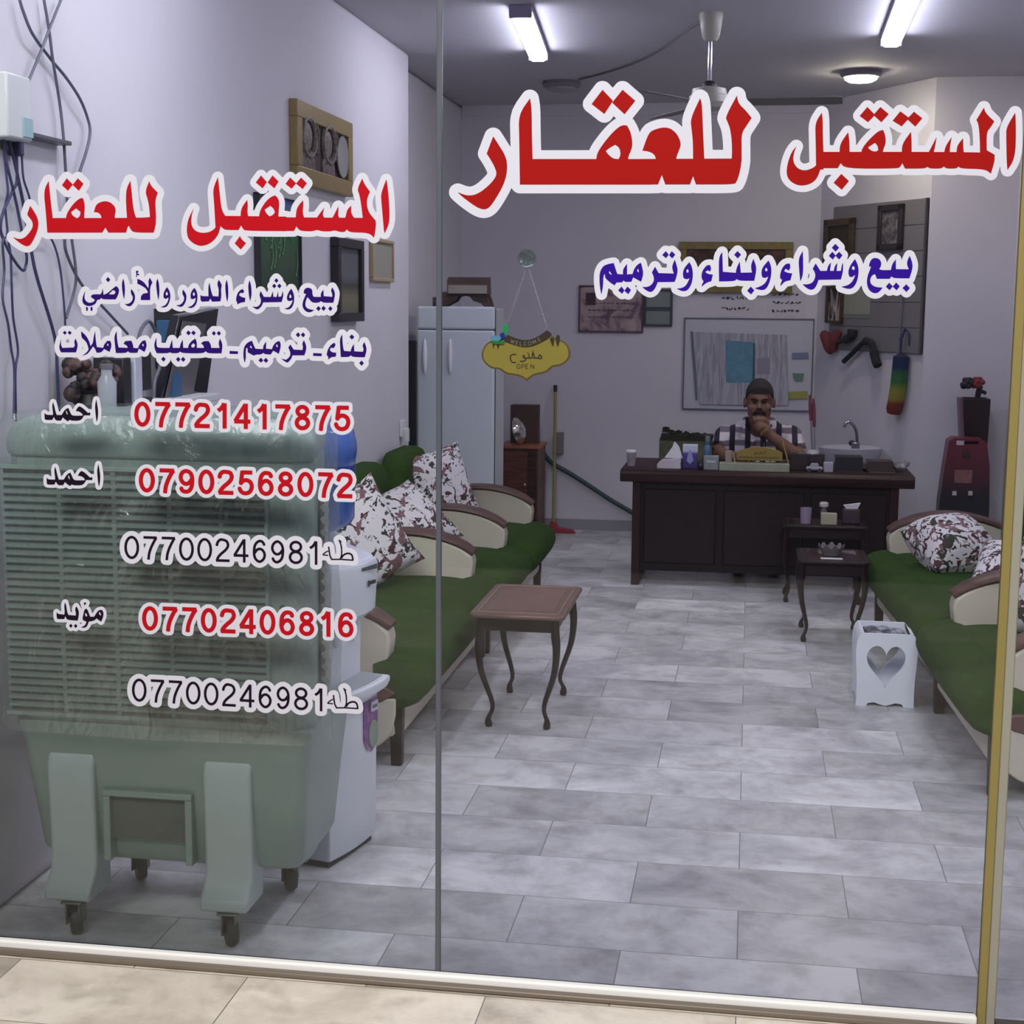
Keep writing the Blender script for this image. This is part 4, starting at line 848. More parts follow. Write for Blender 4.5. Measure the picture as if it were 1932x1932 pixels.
# ================================================================ desk
DY = 5.42; dkm = wood('dark_cherry', (44, 17, 19), .45, var=.22); dk2 = wood('darker_cherry', (26, 11, 13), .5, var=.2)
L_, R_ = PY(1194, 912, DY).x, PY(1696, 930, DY).x; cx = (L_+R_)/2; hw = (R_-L_)/2
TZ = .712; ds = thing('desk', 'wide dark cherry desk facing the glass at the back of the shop', 'desk', (cx, DY, 0))
hl, hr = cx-PY(1170, 889, DY-.04).x, PY(1727, 903, DY-.04).x-cx
top = MB(); pr = [(-.035, TZ-.075), (-.045, TZ-.05), (-.045, TZ-.022), (-.03, TZ-.004), (-.015, TZ), (.70, TZ), (.70, TZ-.07), (.0, TZ-.075)]
o_ = MB().prism([(y, z) for y, z in pr], 'x', -hl, hr).build('desk_top', dkm, ds, bevel=.006)
for s in (-1, 1): B(s*hw-(.05 if s > 0 else 0), s*hw+(.05 if s < 0 else 0), -.012, .62, 0, TZ-.07).build('side_panel', dkm, ds, bevel=.004)
pn = B(-hw+.05, hw-.05, .012, .03, .09, TZ-.07).build('front_panel', dk2, ds)
for xa, xb in ((-hw+.07, -hw*.36), (-hw*.30, hw*.30), (hw*.36, hw-.07)): B(xa, xb, .000, .014, .14, TZ-.12).build('inset_panel', wood('panel_cherry', (30, 12, 14), .5, var=.25), pn, bevel=.006)
B(-hw+.05, hw-.05, .03, .06, TZ-.16, TZ-.075).build('apron', dk2, ds)
def on_desk(px, Y): return PY(px, 870, Y).x
# cup
t = thing('paper_cup', 'small white cup at the left end of the desk', 'cup', (on_desk(1191, 5.60), 5.60, TZ))
MB().lathe([(.024, 0), (.031, .085), (.029, .085), (.023, .004)], n=18).build('cup_body', mat('cup_print', (150, 140, 148), .5, var=.25, vscale=30), t)
MB().lathe([(.033, .082), (.034, .092), (.028, .098)], n=18).build('lid', mat('white_lid', (214, 212, 218), .4), t)
# wedge tissue carton with tissue
xs = lambda px, Y: PY(px, 870, Y).x
t = thing('tissue_carton', 'white wedge shaped tissue carton with red print, left of the purple box', 'tissue box', (xs(1266, 5.52), 5.52, TZ))
a, b = xs(1240, 5.5)-t.location.x, xs(1285, 5.5)-t.location.x; zz = lambda py, Y: PY(1266, py, Y).z-TZ
MB().prism([(a, 0), (b, 0), (b, zz(862, 5.5)), (a+.03, zz(868, 5.5)), (a, zz(876, 5.5))], 'y', -.04, .05).build('carton', mottled('carton_print', [(.42, (198, 186, 196)), (.58, (206, 200, 208)), (.66, (176, 120, 126))], 14), t, bevel=.003)
MB().loft([[Vector((b*.9+q*.055-.04, r*.02, zz(864, 5.5))) for q, r in ((-1, -1), (1, -1), (1, 1), (-1, 1))], [Vector((b*.9+q*.02-.028, r*.01, zz(843, 5.5))) for q, r in ((-1, -1), (1, -1), (1, 1), (-1, 1))], [Vector((b*.9-.036+q*.003, r*.002, zz(834, 5.5))) for q, r in ((-1, -1), (1, -1), (1, 1), (-1, 1))]]).build('tissue', MATS['tissue_white'], t, angle=60)
t = thing('purple_box', 'upright white and purple printed box beside the wedge carton', 'box', (xs(1302, 5.54), 5.54, TZ)); a = xs(1316, 5.5)-xs(1302, 5.5)
B(-a, a, -.035, .035, 0, zz(839, 5.5)).build('box_body', banded('purple_white_print', 2, [(0, (58, 46, 96)), (.5, (72, 62, 142)), (.56, (110, 104, 176)), (.62, (190, 196, 216)), (1, (205, 208, 222))], 0, .175), t, bevel=.003)
MB().prism([(-.02, .05), (.0, .03), (.022, .05), (.012, .09), (0, .125), (-.012, .09)], 'y', -.0365, -.0352).build('printed_emblem', mat('pale_violet', (150, 146, 200), .5), t)
# fringed chest behind
t = thing('fringed_box', 'olive box with dark fringe on top behind the tissue cartons', 'box', (xs(1292, 5.85), 5.88, TZ)); ox = t.location.x
a, b = xs(1243, 5.83)-ox, xs(1340, 5.83)-ox; h1 = PY(1290, 826, 5.83).z-TZ
B(a, b, -.06, .10, 0, h1).build('box_body', mottled('olive_cloth', [(.4, (74, 76, 58)), (.6, (112, 104, 66))], 9), t, bevel=.01)
fg = MB(); random.seed(6)
for k in range(60):
    x = a+.02+(b-a-.015)*k/59; y = random.uniform(-.065, .07); zt = h1+.035-.025*(k/59)+(.02 if k < 8 else 0); fg.tube([(x, y, zt-.02), (x+random.uniform(-.012, .012), y+random.uniform(-.01, .01), zt+random.uniform(.0, .012))], .009, 5)
fg.box(a+.01, b+.01, -.066, .09, h1-.015, h1+.018); fg.build('fringe', mat('dark_olive_fringe', (36, 36, 22), .9), t)
t = thing('spray_bottle', 'small blue bottle between the fringed box and the person', 'bottle', (xs(1334, 5.66), 5.66, TZ))
MB().lathe([(.026, 0), (.028, .10), (.02, .125), (.012, .135), (.012, .16)], n=16).build('bottle_body', mat('dusty_blue', (72, 108, 138), .35), t)
MB().lathe([(.015, .155), (.015, .185), (.008, .19)], n=12).build('cap', mat('teal_cap', (104, 130, 130), .5), t)
t = thing('grey_carton', 'small grey printed carton on the desk left of the name plate', 'carton', (xs(1342, 5.50), 5.50, TZ)); a = (xs(1356, 5.5)-xs(1328, 5.5))/2
B(-a, a, -.03, .03, 0, zz(858, 5.5)).build('carton_body', mat('grey_green_print', (138, 142, 144), .6, var=.15, vscale=30), t, bevel=.003)
B(-a*.6, a*.6, -.0315, -.0302, .045, .058).build('print_band', mat('pale_print', (186, 190, 190), .5), t)
tag(MB().ball((0, 0, .022), (.018, .018, .022), 12, 8).build('black_bead_case', MATS['black_plastic'], loc=(xs(1322, 5.49), 5.47, TZ)), 'small black round case at the foot of the purple box', 'case')
# name plate
np_ = thing('name_plate', 'gold name plate with arched top on a pale stone base, in front of the person', 'name plate', (xs(1424, 5.47), 5.47, TZ)); ox = np_.location.x
a, b = xs(1357, 5.45)-ox, xs(1490, 5.45)-ox; zt = PY(1424, 874, 5.45).z-TZ
MB().box(a, b, -.035, .045, 0, zt).build('base', mat('greenish_stone', (150, 152, 134), .4, var=.1, vscale=25), np_, bevel=.004)
xa, xb = xs(1391, 5.47)-ox, xs(1476, 5.47)-ox; za, zb, zc = PY(1430, 869, 5.47).z-TZ, PY(1430, 853, 5.47).z-TZ, PY(1430, 843, 5.47).z-TZ
arch = [(xa, za), (xb, za), (xb, zb)]+[(xb+(xa-xb)*k/14, zb+(zc-zb)*math.sin(PI*k/14)**.8) for k in range(1, 14)]+[(xa, zb)]
pl = MB().prism(arch, 'y', 0, .010).build('plate', mat('matte_gold', (150, 128, 62), .35, .35), np_, bevel=.002)
for q in (.26, .74): MB().tube([(xa+(xb-xa)*q, .004, zt-.004), (xa+(xb-xa)*q, .004, za+.01)], .005, 8).build('post', mat('brass', (170, 146, 88), .3, .8), np_)
dkgold = mat('dark_engraving', (70, 56, 30), .5)
def marks(parent, name, m, specs):
    mb = MB()
    for pts, r in specs: mb.tube(curve(pts, 3), r, 4)
    return mb.build(name, m, parent)
# the two engraved lines
xm = (xa+xb)/2; l1 = [([(xm+.028, -.001, zb+.006), (xm+.027, -.001, zb-.006), (xm+.012, -.001, zb-.008), (xm+.010, -.001, zb+.004), (xm+.004, -.001, zb-.008), (xm-.012, -.001, zb-.008), (xm-.02, -.001, zb-.002), (xm-.03, -.001, zb-.012), (xm-.036, -.001, zb-.016)], .0018), ([(xm+.034, -.001, zb+.008), (xm+.034, -.001, zb-.006)], .0018)]
zl = za+.016; l2 = []
random.seed(9); x = xb-.02
while x > xa+.02:
    wd_ = random.uniform(.012, .024); l2.append(([(x, -.001, zl+random.uniform(.004, .014)), (x-.003, -.001, zl), (x-wd_*.5, -.001, zl-.002), (x-wd_*.6, -.001, zl+.006), (x-wd_, -.001, zl)], .0018)); x -= wd_+.005
marks(pl, 'engraving', dkgold, l1+l2)
pa, pb = PY(1475, 829, 5.47)-np_.location, PY(1488, 876, 5.47)-np_.location
MB().tube([pb, pa], .005, 8).build('gold_pen', mat('bright_gold', (224, 196, 120), .2, .9), np_)
pa, pb = PY(1383, 853, 5.46)-np_.location, PY(1387, 874, 5.46)-np_.location
MB().tube([pb, pa], .005, 8).build('pen_holder', mat('pale_brass', (206, 190, 150), .25, .6), np_)
for q in (1419, 1442):
    pa = PY(q, 836, 5.475)-np_.location; MB().tube([Vector((pa.x, .004, zb)), Vector((pa.x, .004, pa.z))], .002, 6).build('finial', MATS['brass'], np_)
B(xs(1368, 5.47)-ox, xs(1381, 5.47)-ox, .0, .02, zt, zt+.07).build('desk_clock', mat('pale_clock', (150, 138, 128), .4), np_, bevel=.003)
# dark stand with white ornament and flag poles
t = thing('pen_stand', 'black desk stand holding red topped sticks, right of the person', 'stand', (xs(1522, 5.60), 5.60, TZ)); ox = t.location.x
a, b = xs(1490, 5.6)-ox, xs(1555, 5.6)-ox; z1 = PY(1522, 855, 5.6).z-TZ
B(a, b, -.05, .05, 0, z1).build('stand_box', wood('black_lacquer', (40, 24, 34), .3, coat=.4), t, bevel=.004)
MB().lathe([(.036, 0), (.03, .015), (.012, .022)], (xs(1533, 5.6)-ox, 0, z1), 16).build('socket', mat('white_socket', (190, 188, 196), .3), t)
for (x0, y0), (x1, y1), sp in (((1532, 848), (1528, 745), .55), ((1537, 848), (1535, 752), .47)):
    pb, pa = Vector((xs(x0, 5.6)-ox, .0, z1+.01)), PY(x1, y1, 5.6)-t.location; pm = pb.lerp(pa, sp)
    s_ = MB().tube([pb, pm], .006 if sp > .5 else .004, 8).build('stick', mat('silver_stick', (150, 150, 158), .3, .6), t)
    MB().tube([pm, pm.lerp(pa, .6), pa], [.010, .011, .006], 8).build('red_sleeve', mat('maroon_flag', (112, 52, 62), .6), s_)
t = thing('toy_car', 'small silver toy car ornament on the desk before the black stand', 'ornament', (xs(1537, 5.50), 5.50, TZ+.0)); 
B(-.048, .048, -.015, .015, .012, .034).build('car_body', mat('silver_paint', (168, 164, 174), .3), t, bevel=.006); MB().prism([(-.03, .033), (.03, .033), (.018, .054), (-.02, .054)], 'y', -.013, .013).build('cabin', MATS['silver_paint'], t, bevel=.003)
for x in (-.03, .03):
    for y in (-.015, .015): MB().lathe([(.012, -.003), (.012, .003)], (x, y, .012), 12, Matrix.Rotation(PI/2, 3, 'X')).build('wheel', MATS['caster_rubber'], t)
# stacks of books and papers on the right of the desk
def book(px0, px1, py0, py1, Y, m, label, dep=.16, pages=True):
    x0, x1 = xs(px0, Y), xs(px1, Y); z0 = max(TZ, PY(1600, py1, Y).z); z1 = PY(1600, py0, Y).z
    t = thing('book', label, 'book', ((x0+x1)/2, Y, z0)); w = (x1-x0)/2; h = z1-z0
    c = MB().box(-w, w, 0, dep, 0, .004).box(-w, w, 0, dep, h-.004, h).box(-w, w, 0, .004, 0, h); c.build('cover', m, t, bevel=.002)
    B(-w+.004, w-.004, .005, dep-.004, .004, h-.004).build('pages', mat('aged_pages', (170, 160, 142), .7), t); return t, z1
b1m, b2m, b3m = mat('navy_black_cover', (28, 24, 34), .5), mat('brown_cover', (62, 46, 44), .5), mat('maroon_cover', (70, 44, 48), .5)
_, zt_ = book(1574, 1640, 890, 897, 5.56, b3m, 'thin dark book at the bottom of the stack nearest the desk middle')
t, _ = book(1576, 1628, 863, 890, 5.57, b1m, 'thick navy black book on the thin one, nearest the desk middle'); t.location.z = zt_
_, zt_ = book(1634, 1690, 890, 899, 5.56, mat('grey_brown_cover', (104, 92, 92), .6), 'thin grey brown book at the right end of the desk')
t, zt2 = book(1637, 1686, 870, 890, 5.58, b2m, 'brown bound book on the thin one at the right end'); t.location.z = zt_
cl_ = MB(); random.seed(8)
for k in range(7): cl_.ball((random.uniform(-.03, .03), random.uniform(-.03, .03), .02+random.uniform(0, .045)), (.026, .022, .02), 8, 6)
tag(cl_.build('paper_scrap', mottled('scrap', [(.4, (110, 104, 108)), (.6, (170, 166, 172))], 20), loc=(xs(1700, 5.62), 5.66, TZ)), 'crumpled pale scrap at the right end of the desk', 'scrap')
tag(B(-.028, .028, -.03, .03, 0, PY(1600, 873, 5.52).z-TZ).build('white_pack', mat('pale_grey_pack', (172, 166, 178), .5), bevel=.004, loc=(xs(1563, 5.53), 5.53, TZ)), 'small pale pack beside the black stand, right of it', 'pack')
# ================================================================ wash basin with tap behind the desk
sk = thing('wash_basin', 'white wash basin with a chrome tap on the angled wall behind the desk', 'basin', (PY(1602, 850, 6.75).x, 6.75, 0)); ox = sk.location.x
zb_ = PY(1600, 846, 6.65).z; a, b = PY(1545, 850, 6.65).x-ox, PY(1668, 850, 6.65).x-ox
wh_ = mat('basin_white', (190, 190, 200), .2)
prf = [(a, zb_), (b, zb_), (b-.01, zb_-.05), (b-.06, zb_-.13), (a+.06, zb_-.13), (a+.01, zb_-.05)]
MB().loft([[Vector((ox*0+(a+b)/2+(b-a)/2*k*math.cos(2*PI*i/28), -.02+.16*k*math.sin(2*PI*i/28), z)) for i in range(28)] for k, z in ((.45, zb_-.17), (.8, zb_-.11), (.97, zb_-.03), (1.0, zb_), (.93, zb_+.004), (.85, zb_-.02), (.5, zb_-.10))]).build('bowl', wh_, sk)
MB().loft([[Vector(((a+b)/2+k*.09*math.cos(2*PI*i/16), .0+k*.08*math.sin(2*PI*i/16), z)) for i in range(16)] for k, z in ((1, 0), (.7, .2), (.8, zb_-.14))]).build('pedestal', wh_, sk)
tp = MB(); P3 = lambda x, y: PY(x, y, 6.80)-sk.location
tp.tube(curve([P3(1614, 850), P3(1617, 833), P3(1615, 812), P3(1608, 800), P3(1600, 796), P3(1594, 801), P3(1592, 806)]), [.013]*6+[.011]*50, 8); tp.build('tap', mat('tap_chrome', (150, 150, 160), .2, .85), sk)
MB().box(P3(1606, 840).x, P3(1622, 840).x, -.0+.03, .07, P3(1610, 848).z, P3(1610, 834).z).build('tap_body', MATS['tap_chrome'], sk, bevel=.008)
MB().ball(P3(1607, 836), (.022, .018, .02), 10, 8).build('tap_handle', MATS['dark_metal'], sk)
# ================================================================ red case and floor vase by the alcove wall
rc = thing('red_case', 'dark red plastic case with carry handle standing in the right back alcove', 'case', (PY(1818, 900, 6.0).x, 6.05, 0)); ox = rc.location.x
X_ = lambda px, py: (PY(px, py, 6.0).x-ox, PY(px, py, 6.0).z)
ol = [(X_(1772, 975)[0], 0), (X_(1866, 975)[0], 0), X_(1866, 960), X_(1867, 880), X_(1862, 836), X_(1852, 828), X_(1800, 826), X_(1790, 832), X_(1782, 880), X_(1772, 950)]
hl_ = [X_(1804, 832), X_(1847, 832), X_(1846, 838), X_(1804, 838)]
cs = holed(ol, hl_, -.06, .10).build('shell', banded('red_to_black_shell', 2, [(0, (30, 28, 36)), (.62, (34, 30, 38)), (.76, (76, 32, 44)), (1, (104, 36, 50))], 0, .86, .35), rc, bevel=.012, seg=3)
MB().lathe([(.022, 0), (.022, .012)], (X_(1823, 857)[0], -.060, X_(1823, 857)[1]), 18, Matrix.Rotation(PI/2, 3, 'X')).build('round_socket', mat('deep_maroon', (48, 20, 28), .5), cs)
B(X_(1800, 900)[0], X_(1834, 900)[0], -.066, -.058, X_(1800, 911)[1], X_(1800, 886)[1]).build('logo_label', mat('faded_label', (126, 84, 84), .5, var=.2, vscale=40), cs, bevel=.006)
for px in (1800, 1830): B(X_(px-4, 930)[0], X_(px+4, 930)[0], -.070, -.058, X_(px, 934)[1], X_(px, 926)[1]).build('clip', mat('white_clip', (176, 172, 178), .4), cs)
B(X_(1804, 836)[0], X_(1818, 836)[0], -.066, -.062, X_(1804, 838)[1]-.004, X_(1804, 831)[1]).build('price_tag', mat('tag_white', (186, 180, 188), .5), cs)
vs = thing('floor_vase', 'tall dark square vase behind the red case holding dark and red flowers', 'vase', (PY(1841, 790, 6.30).x, 6.33, 0)); ox = vs.location.x
V_ = lambda px, py: (PY(px, py, 6.25).x-ox, PY(px, py, 6.25).z)
zt = V_(1840, 752)[1]; xa, xb = V_(1817, 752)[0], V_(1869, 752)[0]; ya, yb = V_(1822, 830)[0], V_(1864, 830)[0]; zq = V_(1840, 830)[1]
k0 = .62; vm = mat('dark_maroon_lacquer', (40, 22, 26), .3)
MB().loft([[Vector((x, y, z)) for x, y in ((q0, -d), (q1, -d), (q1, d), (q0, d))] for q0, q1, d, z in ((ya*k0, yb*k0, .05, 0), (ya, yb, .08, zq), (xa, xb, .095, zt), (xa+.012, xb-.012, .083, zt), (xa+.012, xb-.012, .08, zt-.05))]).build('vase_body', vm, vs, bevel=.005)
MB().loft([[Vector((x, y, z)) for x, y in ((q0-.022, -.06), (q0-.001, -.07), (q0-.001, .07), (q0-.022, .06))] for q0, z in ((ya, zq-.05), (xa, zt))]).build('side_strip', mat('mauve_strip', (112, 86, 100), .4), vs)
st_ = MB(); st_.tube(curve([(0, 0, zt-.08), (.01, -.01, zt+.03), (.02, -.01, zt+.08)]), .018, 6); st_.tube(curve([(0, 0, zt), (.03, 0, zt+.04), (.06, .0, zt+.03)]), .012, 6); st_.build('stem', mat('dry_stem', (58, 46, 52), .7), vs)
for nm, m, cs_ in (('dark_flower', mat('ink_petals', (36, 28, 44), .8), (1827, 723)), ('red_flower', mat('red_petals', (122, 42, 46), .8), (1846, 722))):
    v = MB(); c = PY(*cs_, 6.27)-vs.location; random.seed(7)
    for k in range(11): v.ball(c+Vector((random.uniform(-.03, .03), random.uniform(-.03, .03), random.uniform(-.022, .022))), (.022, .02, .018), 8, 6)
    v.build('flower', m, vs)
c = PX(1912, 700, XR-.02)
wp = thing('wall_panel', 'pale panel on the right wall just behind the door post', 'panel', (XR, PX(1905, 700, XR).y, PX(1905, 770, XR).z))
# ================================================================ person at the desk
PYY = 6.12
def HP(px, py, Y): return PY(px, py, Y)
skin = mat('skin', (124, 86, 68), .55, var=.08, vscale=10); hairm = mat('short_dark_hair', (44, 34, 34), .8, bump=.3, bscale=150)
pe = MB(); hc = HP(1433, 757, 6.02)
def H_(dx, dy, dz): return hc+Vector((dx, dy, dz))
# body, head, limbs overlap and are fused by the remesh below
pe.ball(H_(0, .01, .035), (.083, .105, .105), 18, 14); pe.ball(H_(0, -.02, -.055), (.076, .09, .095), 18, 14); pe.ball(H_(0, -.035, -.105), (.062, .06, .055), 14, 10)
pe.ball(H_(0, -.092, .018), (.062, .022, .014), 12, 8)                                   # brow ridge
pe.tube(curve([H_(0, -.100, .005), H_(0, -.118, -.022), H_(0, -.126, -.040)]), [.010]*4+[.012]*4+[.018]*6, 8); pe.ball(H_(-.013, -.108, -.042), .011, 8, 6); pe.ball(H_(.013, -.108, -.042), .011, 8, 6)
for s in (-1, 1):
    pe.ball(H_(s*.045, -.075, -.035), (.03, .026, .026), 10, 8); pe.ball(H_(s*.092, .012, -.012), (.012, .024, .036), 10, 8)
pe.ball(H_(0, -.098, -.078), (.026, .014, .010), 10, 6); pe.ball(H_(0, -.094, -.100), (.022, .014, .010), 10, 6)
pe.tube([H_(0, .03, -.08), H_(0, .07, -.17), H_(0, .11, -.25)], [.062, .062, .075], 14)
ch = hc+Vector((0, .13, -.40)); pv = Vector((hc.x, 6.42, .46))
pe.loft([[c_+Vector((a*math.cos(2*PI*i/20), b*math.sin(2*PI*i/20), 0)) for i in range(20)] for c_, a, b in ((pv+Vector((0, 0, -.08)), .10, .09), (pv, .185, .13), (pv.lerp(ch, .5), .18, .125), (ch, .205, .125), (ch+Vector((0, -.0, .12)), .20, .10), (ch+Vector((0, -.01, .17)), .12, .07))])
sL, sR = HP(1369, 824, 6.15), HP(1492, 824, 6.15)     # shoulders as the picture shows them
eR = HP(1506, 866, 5.88); eR.z = max(eR.z, TZ+.05); eL = HP(1352, 862, 5.95); eL.z = max(TZ+.05, eL.z)
wR = HP(1441, 812, 5.86); wL = HP(1398, 862, 5.80); wL.z = TZ+.045
def limb(mb, pts, R, n=12): mb.tube(curve(pts, 5), [R[min(int(k/5), len(R)-2)]+(R[min(int(k/5)+1, len(R)-1)]-R[min(int(k/5), len(R)-2)])*((k % 5)/5) for k in range((len(pts)-1)*5+1)], n)
for s_, e_, w_ in ((sR, eR, wR), (sL, eL, wL)):
    pe.tube([ch+Vector((0, 0, .10)), s_], [.09, .072], 12); pe.ball(s_, .070, 12, 9)
    limb(pe, [s_, s_.lerp(e_, .5)+Vector((0, .01, 0)), e_], [.066, .055, .046]); limb(pe, [e_, e_.lerp(w_, .35), w_], [.046, .044, .030])
    hipx = hc.x+(.095 if s_ is sR else -.095)
    limb(pe, [Vector((hipx, 6.42, .46)), Vector((hipx*1.1, 6.18, .47)), Vector((hipx*1.2, 5.96, .46))], [.088, .078, .058]); limb(pe, [Vector((hipx*1.2, 5.96, .46)), Vector((hipx*1.2, 5.98, .25)), Vector((hipx*1.2, 6.02, .07))], [.058, .055, .038])
    pe.tube([Vector((hipx*1.2, 6.05, .045)), Vector((hipx*1.2, 5.92, .035)), Vector((hipx*1.2, 5.84, .03))], [.042, .042, .03], 10)
# fist under the mouth: palm, four curled fingers over the chin and the thumb beside it
pm = H_(.004, -.125, -.145)
pe.tube([wR, wR.lerp(pm, .5), pm], [.032, .040, .042], 12); pe.ball(pm, (.044, .028, .040), 12, 9)
for k in range(4):
    o_ = pm+Vector((-.034+.021*k, -.012, .024-.004*abs(k-1.3))); pe.tube(curve([o_, o_+Vector((0, -.016, .018)), o_+Vector((-.002, .004, .034)), o_+Vector((-.004, .024, .026))], 3), .0098, 8)
pe.tube(curve([pm+Vector((.036, .0, -.006)), pm+Vector((.050, -.006, .022)), pm+Vector((.040, .0, .046))], 3), [.013]*4+[.011]*3, 8)
# other hand lying on the desk
pm2 = wL+Vector((.045, -.03, -.006)); pe.tube([wL, pm2], [.030, .036], 10); pe.ball(pm2, (.046, .038, .020), 12, 8)
for k in range(4):
    o_ = pm2+Vector((.034, -.026+.018*k, 0)); l = (.052, .060, .056, .044)[k]; pe.tube(curve([o_, o_+Vector((l*.6, -.004, .006)), o_+Vector((l, -.008, -.012))], 3), .0095, 8)
pe.tube(curve([pm2+Vector((-.005, -.034, 0)), pm2+Vector((.022, -.056, .002)), pm2+Vector((.044, -.060, -.006))], 3), .011, 8)
person = pe.build('person', skin, None, mods=[('REMESH', dict(mode='VOXEL', voxel_size=.0075, use_smooth_shade=True)), ('SMOOTH', dict(factor=.5, iterations=2))])
tag(person, 'person in a plaid shirt sitting behind the desk, chin resting on one fist', 'person')
sh_ = MB()
sh_.loft([[c_+Vector((a*math.cos(2*PI*i/24), b*math.sin(2*PI*i/24), 0)) for i in range(24)] for c_, a, b in ((pv+Vector((0, 0, -.02)), .20, .145), (pv.lerp(ch, .5), .20, .145), (ch, .222, .142), (ch+Vector((0, 0, .12)), .215, .115), (ch+Vector((0, -.01, .185)), .125, .09))])
for s_, e_ in ((sR, eR), (sL, eL)):
    sh_.tube([ch+Vector((0, 0, .10)), s_], [.105, .080], 14); sh_.ball(s_, .076, 14, 10); sh_.tube([H_(.05 if s_ is sR else -.05, .075, -.135), s_.lerp(hc+Vector((0, .08, -.19)), .5)+Vector((0, 0, .012)), s_+Vector((0, 0, -.005))], [.052, .062, .07], 12); m_ = s_.lerp(e_, .78)
    limb(sh_, [s_, s_.lerp(m_, .5)+Vector((0, .01, 0)), m_], [.075, .072, .068], 14)
shirt = sh_.build('shirt', plaid('plaid_shirt'), person, mods=[('REMESH', dict(mode='VOXEL', voxel_size=.009, use_smooth_shade=True)), ('SMOOTH', dict(factor=.5, iterations=3))])
cl = MB()
for s in (-1, 1):
    a0 = H_(s*.020, -.055, -.235); a1 = H_(s*.088, -.03, -.150); a2 = H_(s*.060, .085, -.135)
    cl.loft([[a0, a0+Vector((0, -.006, -.004)), a0+Vector((s*.012, -.008, -.03))], [a1, a1+Vector((s*.012, -.012, -.01)), a1+Vector((s*.022, -.012, -.065))], [a2, a2+Vector((s*.012, .008, 0)), a2+Vector((s*.03, .012, -.05))]])
cl.build('collar', MATS['plaid_shirt'], shirt)
hr_ = MB(); rings = []
for k in range(9):
    th = PI/2*k/8*1.02; z = .142-.0+(-.0); ring = []
    for i in range(28):
        a = 2*PI*i/28; front = max(0, -math.sin(a)); rr = math.sin(th)
        zc = .035+.112*math.cos(th); lim = .062*front**1.5 if k == 8 else 0
        ring.append(H_(.0895*rr*math.cos(a), .012+.112*rr*math.sin(a), zc+lim*(k/8)+(-.03*(1-front)**2 if k == 8 else 0)))
    rings.append(ring)
hr_.loft(rings[1:], cap=True).build('hair', hairm, person, angle=80)
mu = MB(); mu.tube(curve([H_(-.040, -.100, -.076), H_(-.02, -.113, -.062), H_(0, -.117, -.060), H_(.02, -.113, -.062), H_(.040, -.100, -.076)]), [.006]+[.010]*6+[.012]*10+[.010]*6+[.006]*6, 8); mu.build('moustache', mat('moustache_hair', (40, 26, 24), .9), person)
eb = MB()
for s in (-1, 1): eb.tube(curve([H_(s*.014, -.114, .014), H_(s*.034, -.112, .022), H_(s*.056, -.098, .016)]), .0055, 6)
eb.build('eyebrow', hairm, person)
ey = MB()
for s in (-1, 1): ey.ball(H_(s*.032, -.093, .0), (.016, .010, .0075), 10, 8)
ey.build('eye', mat('dark_brown_eye', (58, 40, 36), .4), person)  # one even dark brown over the whole eye
chr_ = thing('office_chair', 'dark office chair behind the desk with the person on it', 'chair', (hc.x+.05, 6.46, 0)); km = mat('chair_black', (34, 32, 40), .7)
B(-.24, .24, -.24, .24, .32, .375).build('seat', km, chr_, bevel=.03, seg=3); B(-.19, .20, .20, .26, .45, .90).build('backrest', km, chr_, bevel=.03, seg=3)
MB().lathe([(.03, .06), (.03, .33)], n=12).build('column', MATS['dark_metal'], chr_); ba = MB()
for k in range(5): a = 2*PI*k/5; ba.tube([(0, 0, .09), (.25*math.cos(a), .25*math.sin(a), .05)], [.022, .016], 8); ba.ball((.25*math.cos(a), .25*math.sin(a), .03), .03, 10, 8)
ba.build('star_base', MATS['dark_metal'], chr_); B(-.02, .02, .22, .25, .34, .50).build('back_support', MATS['dark_metal'], chr_)
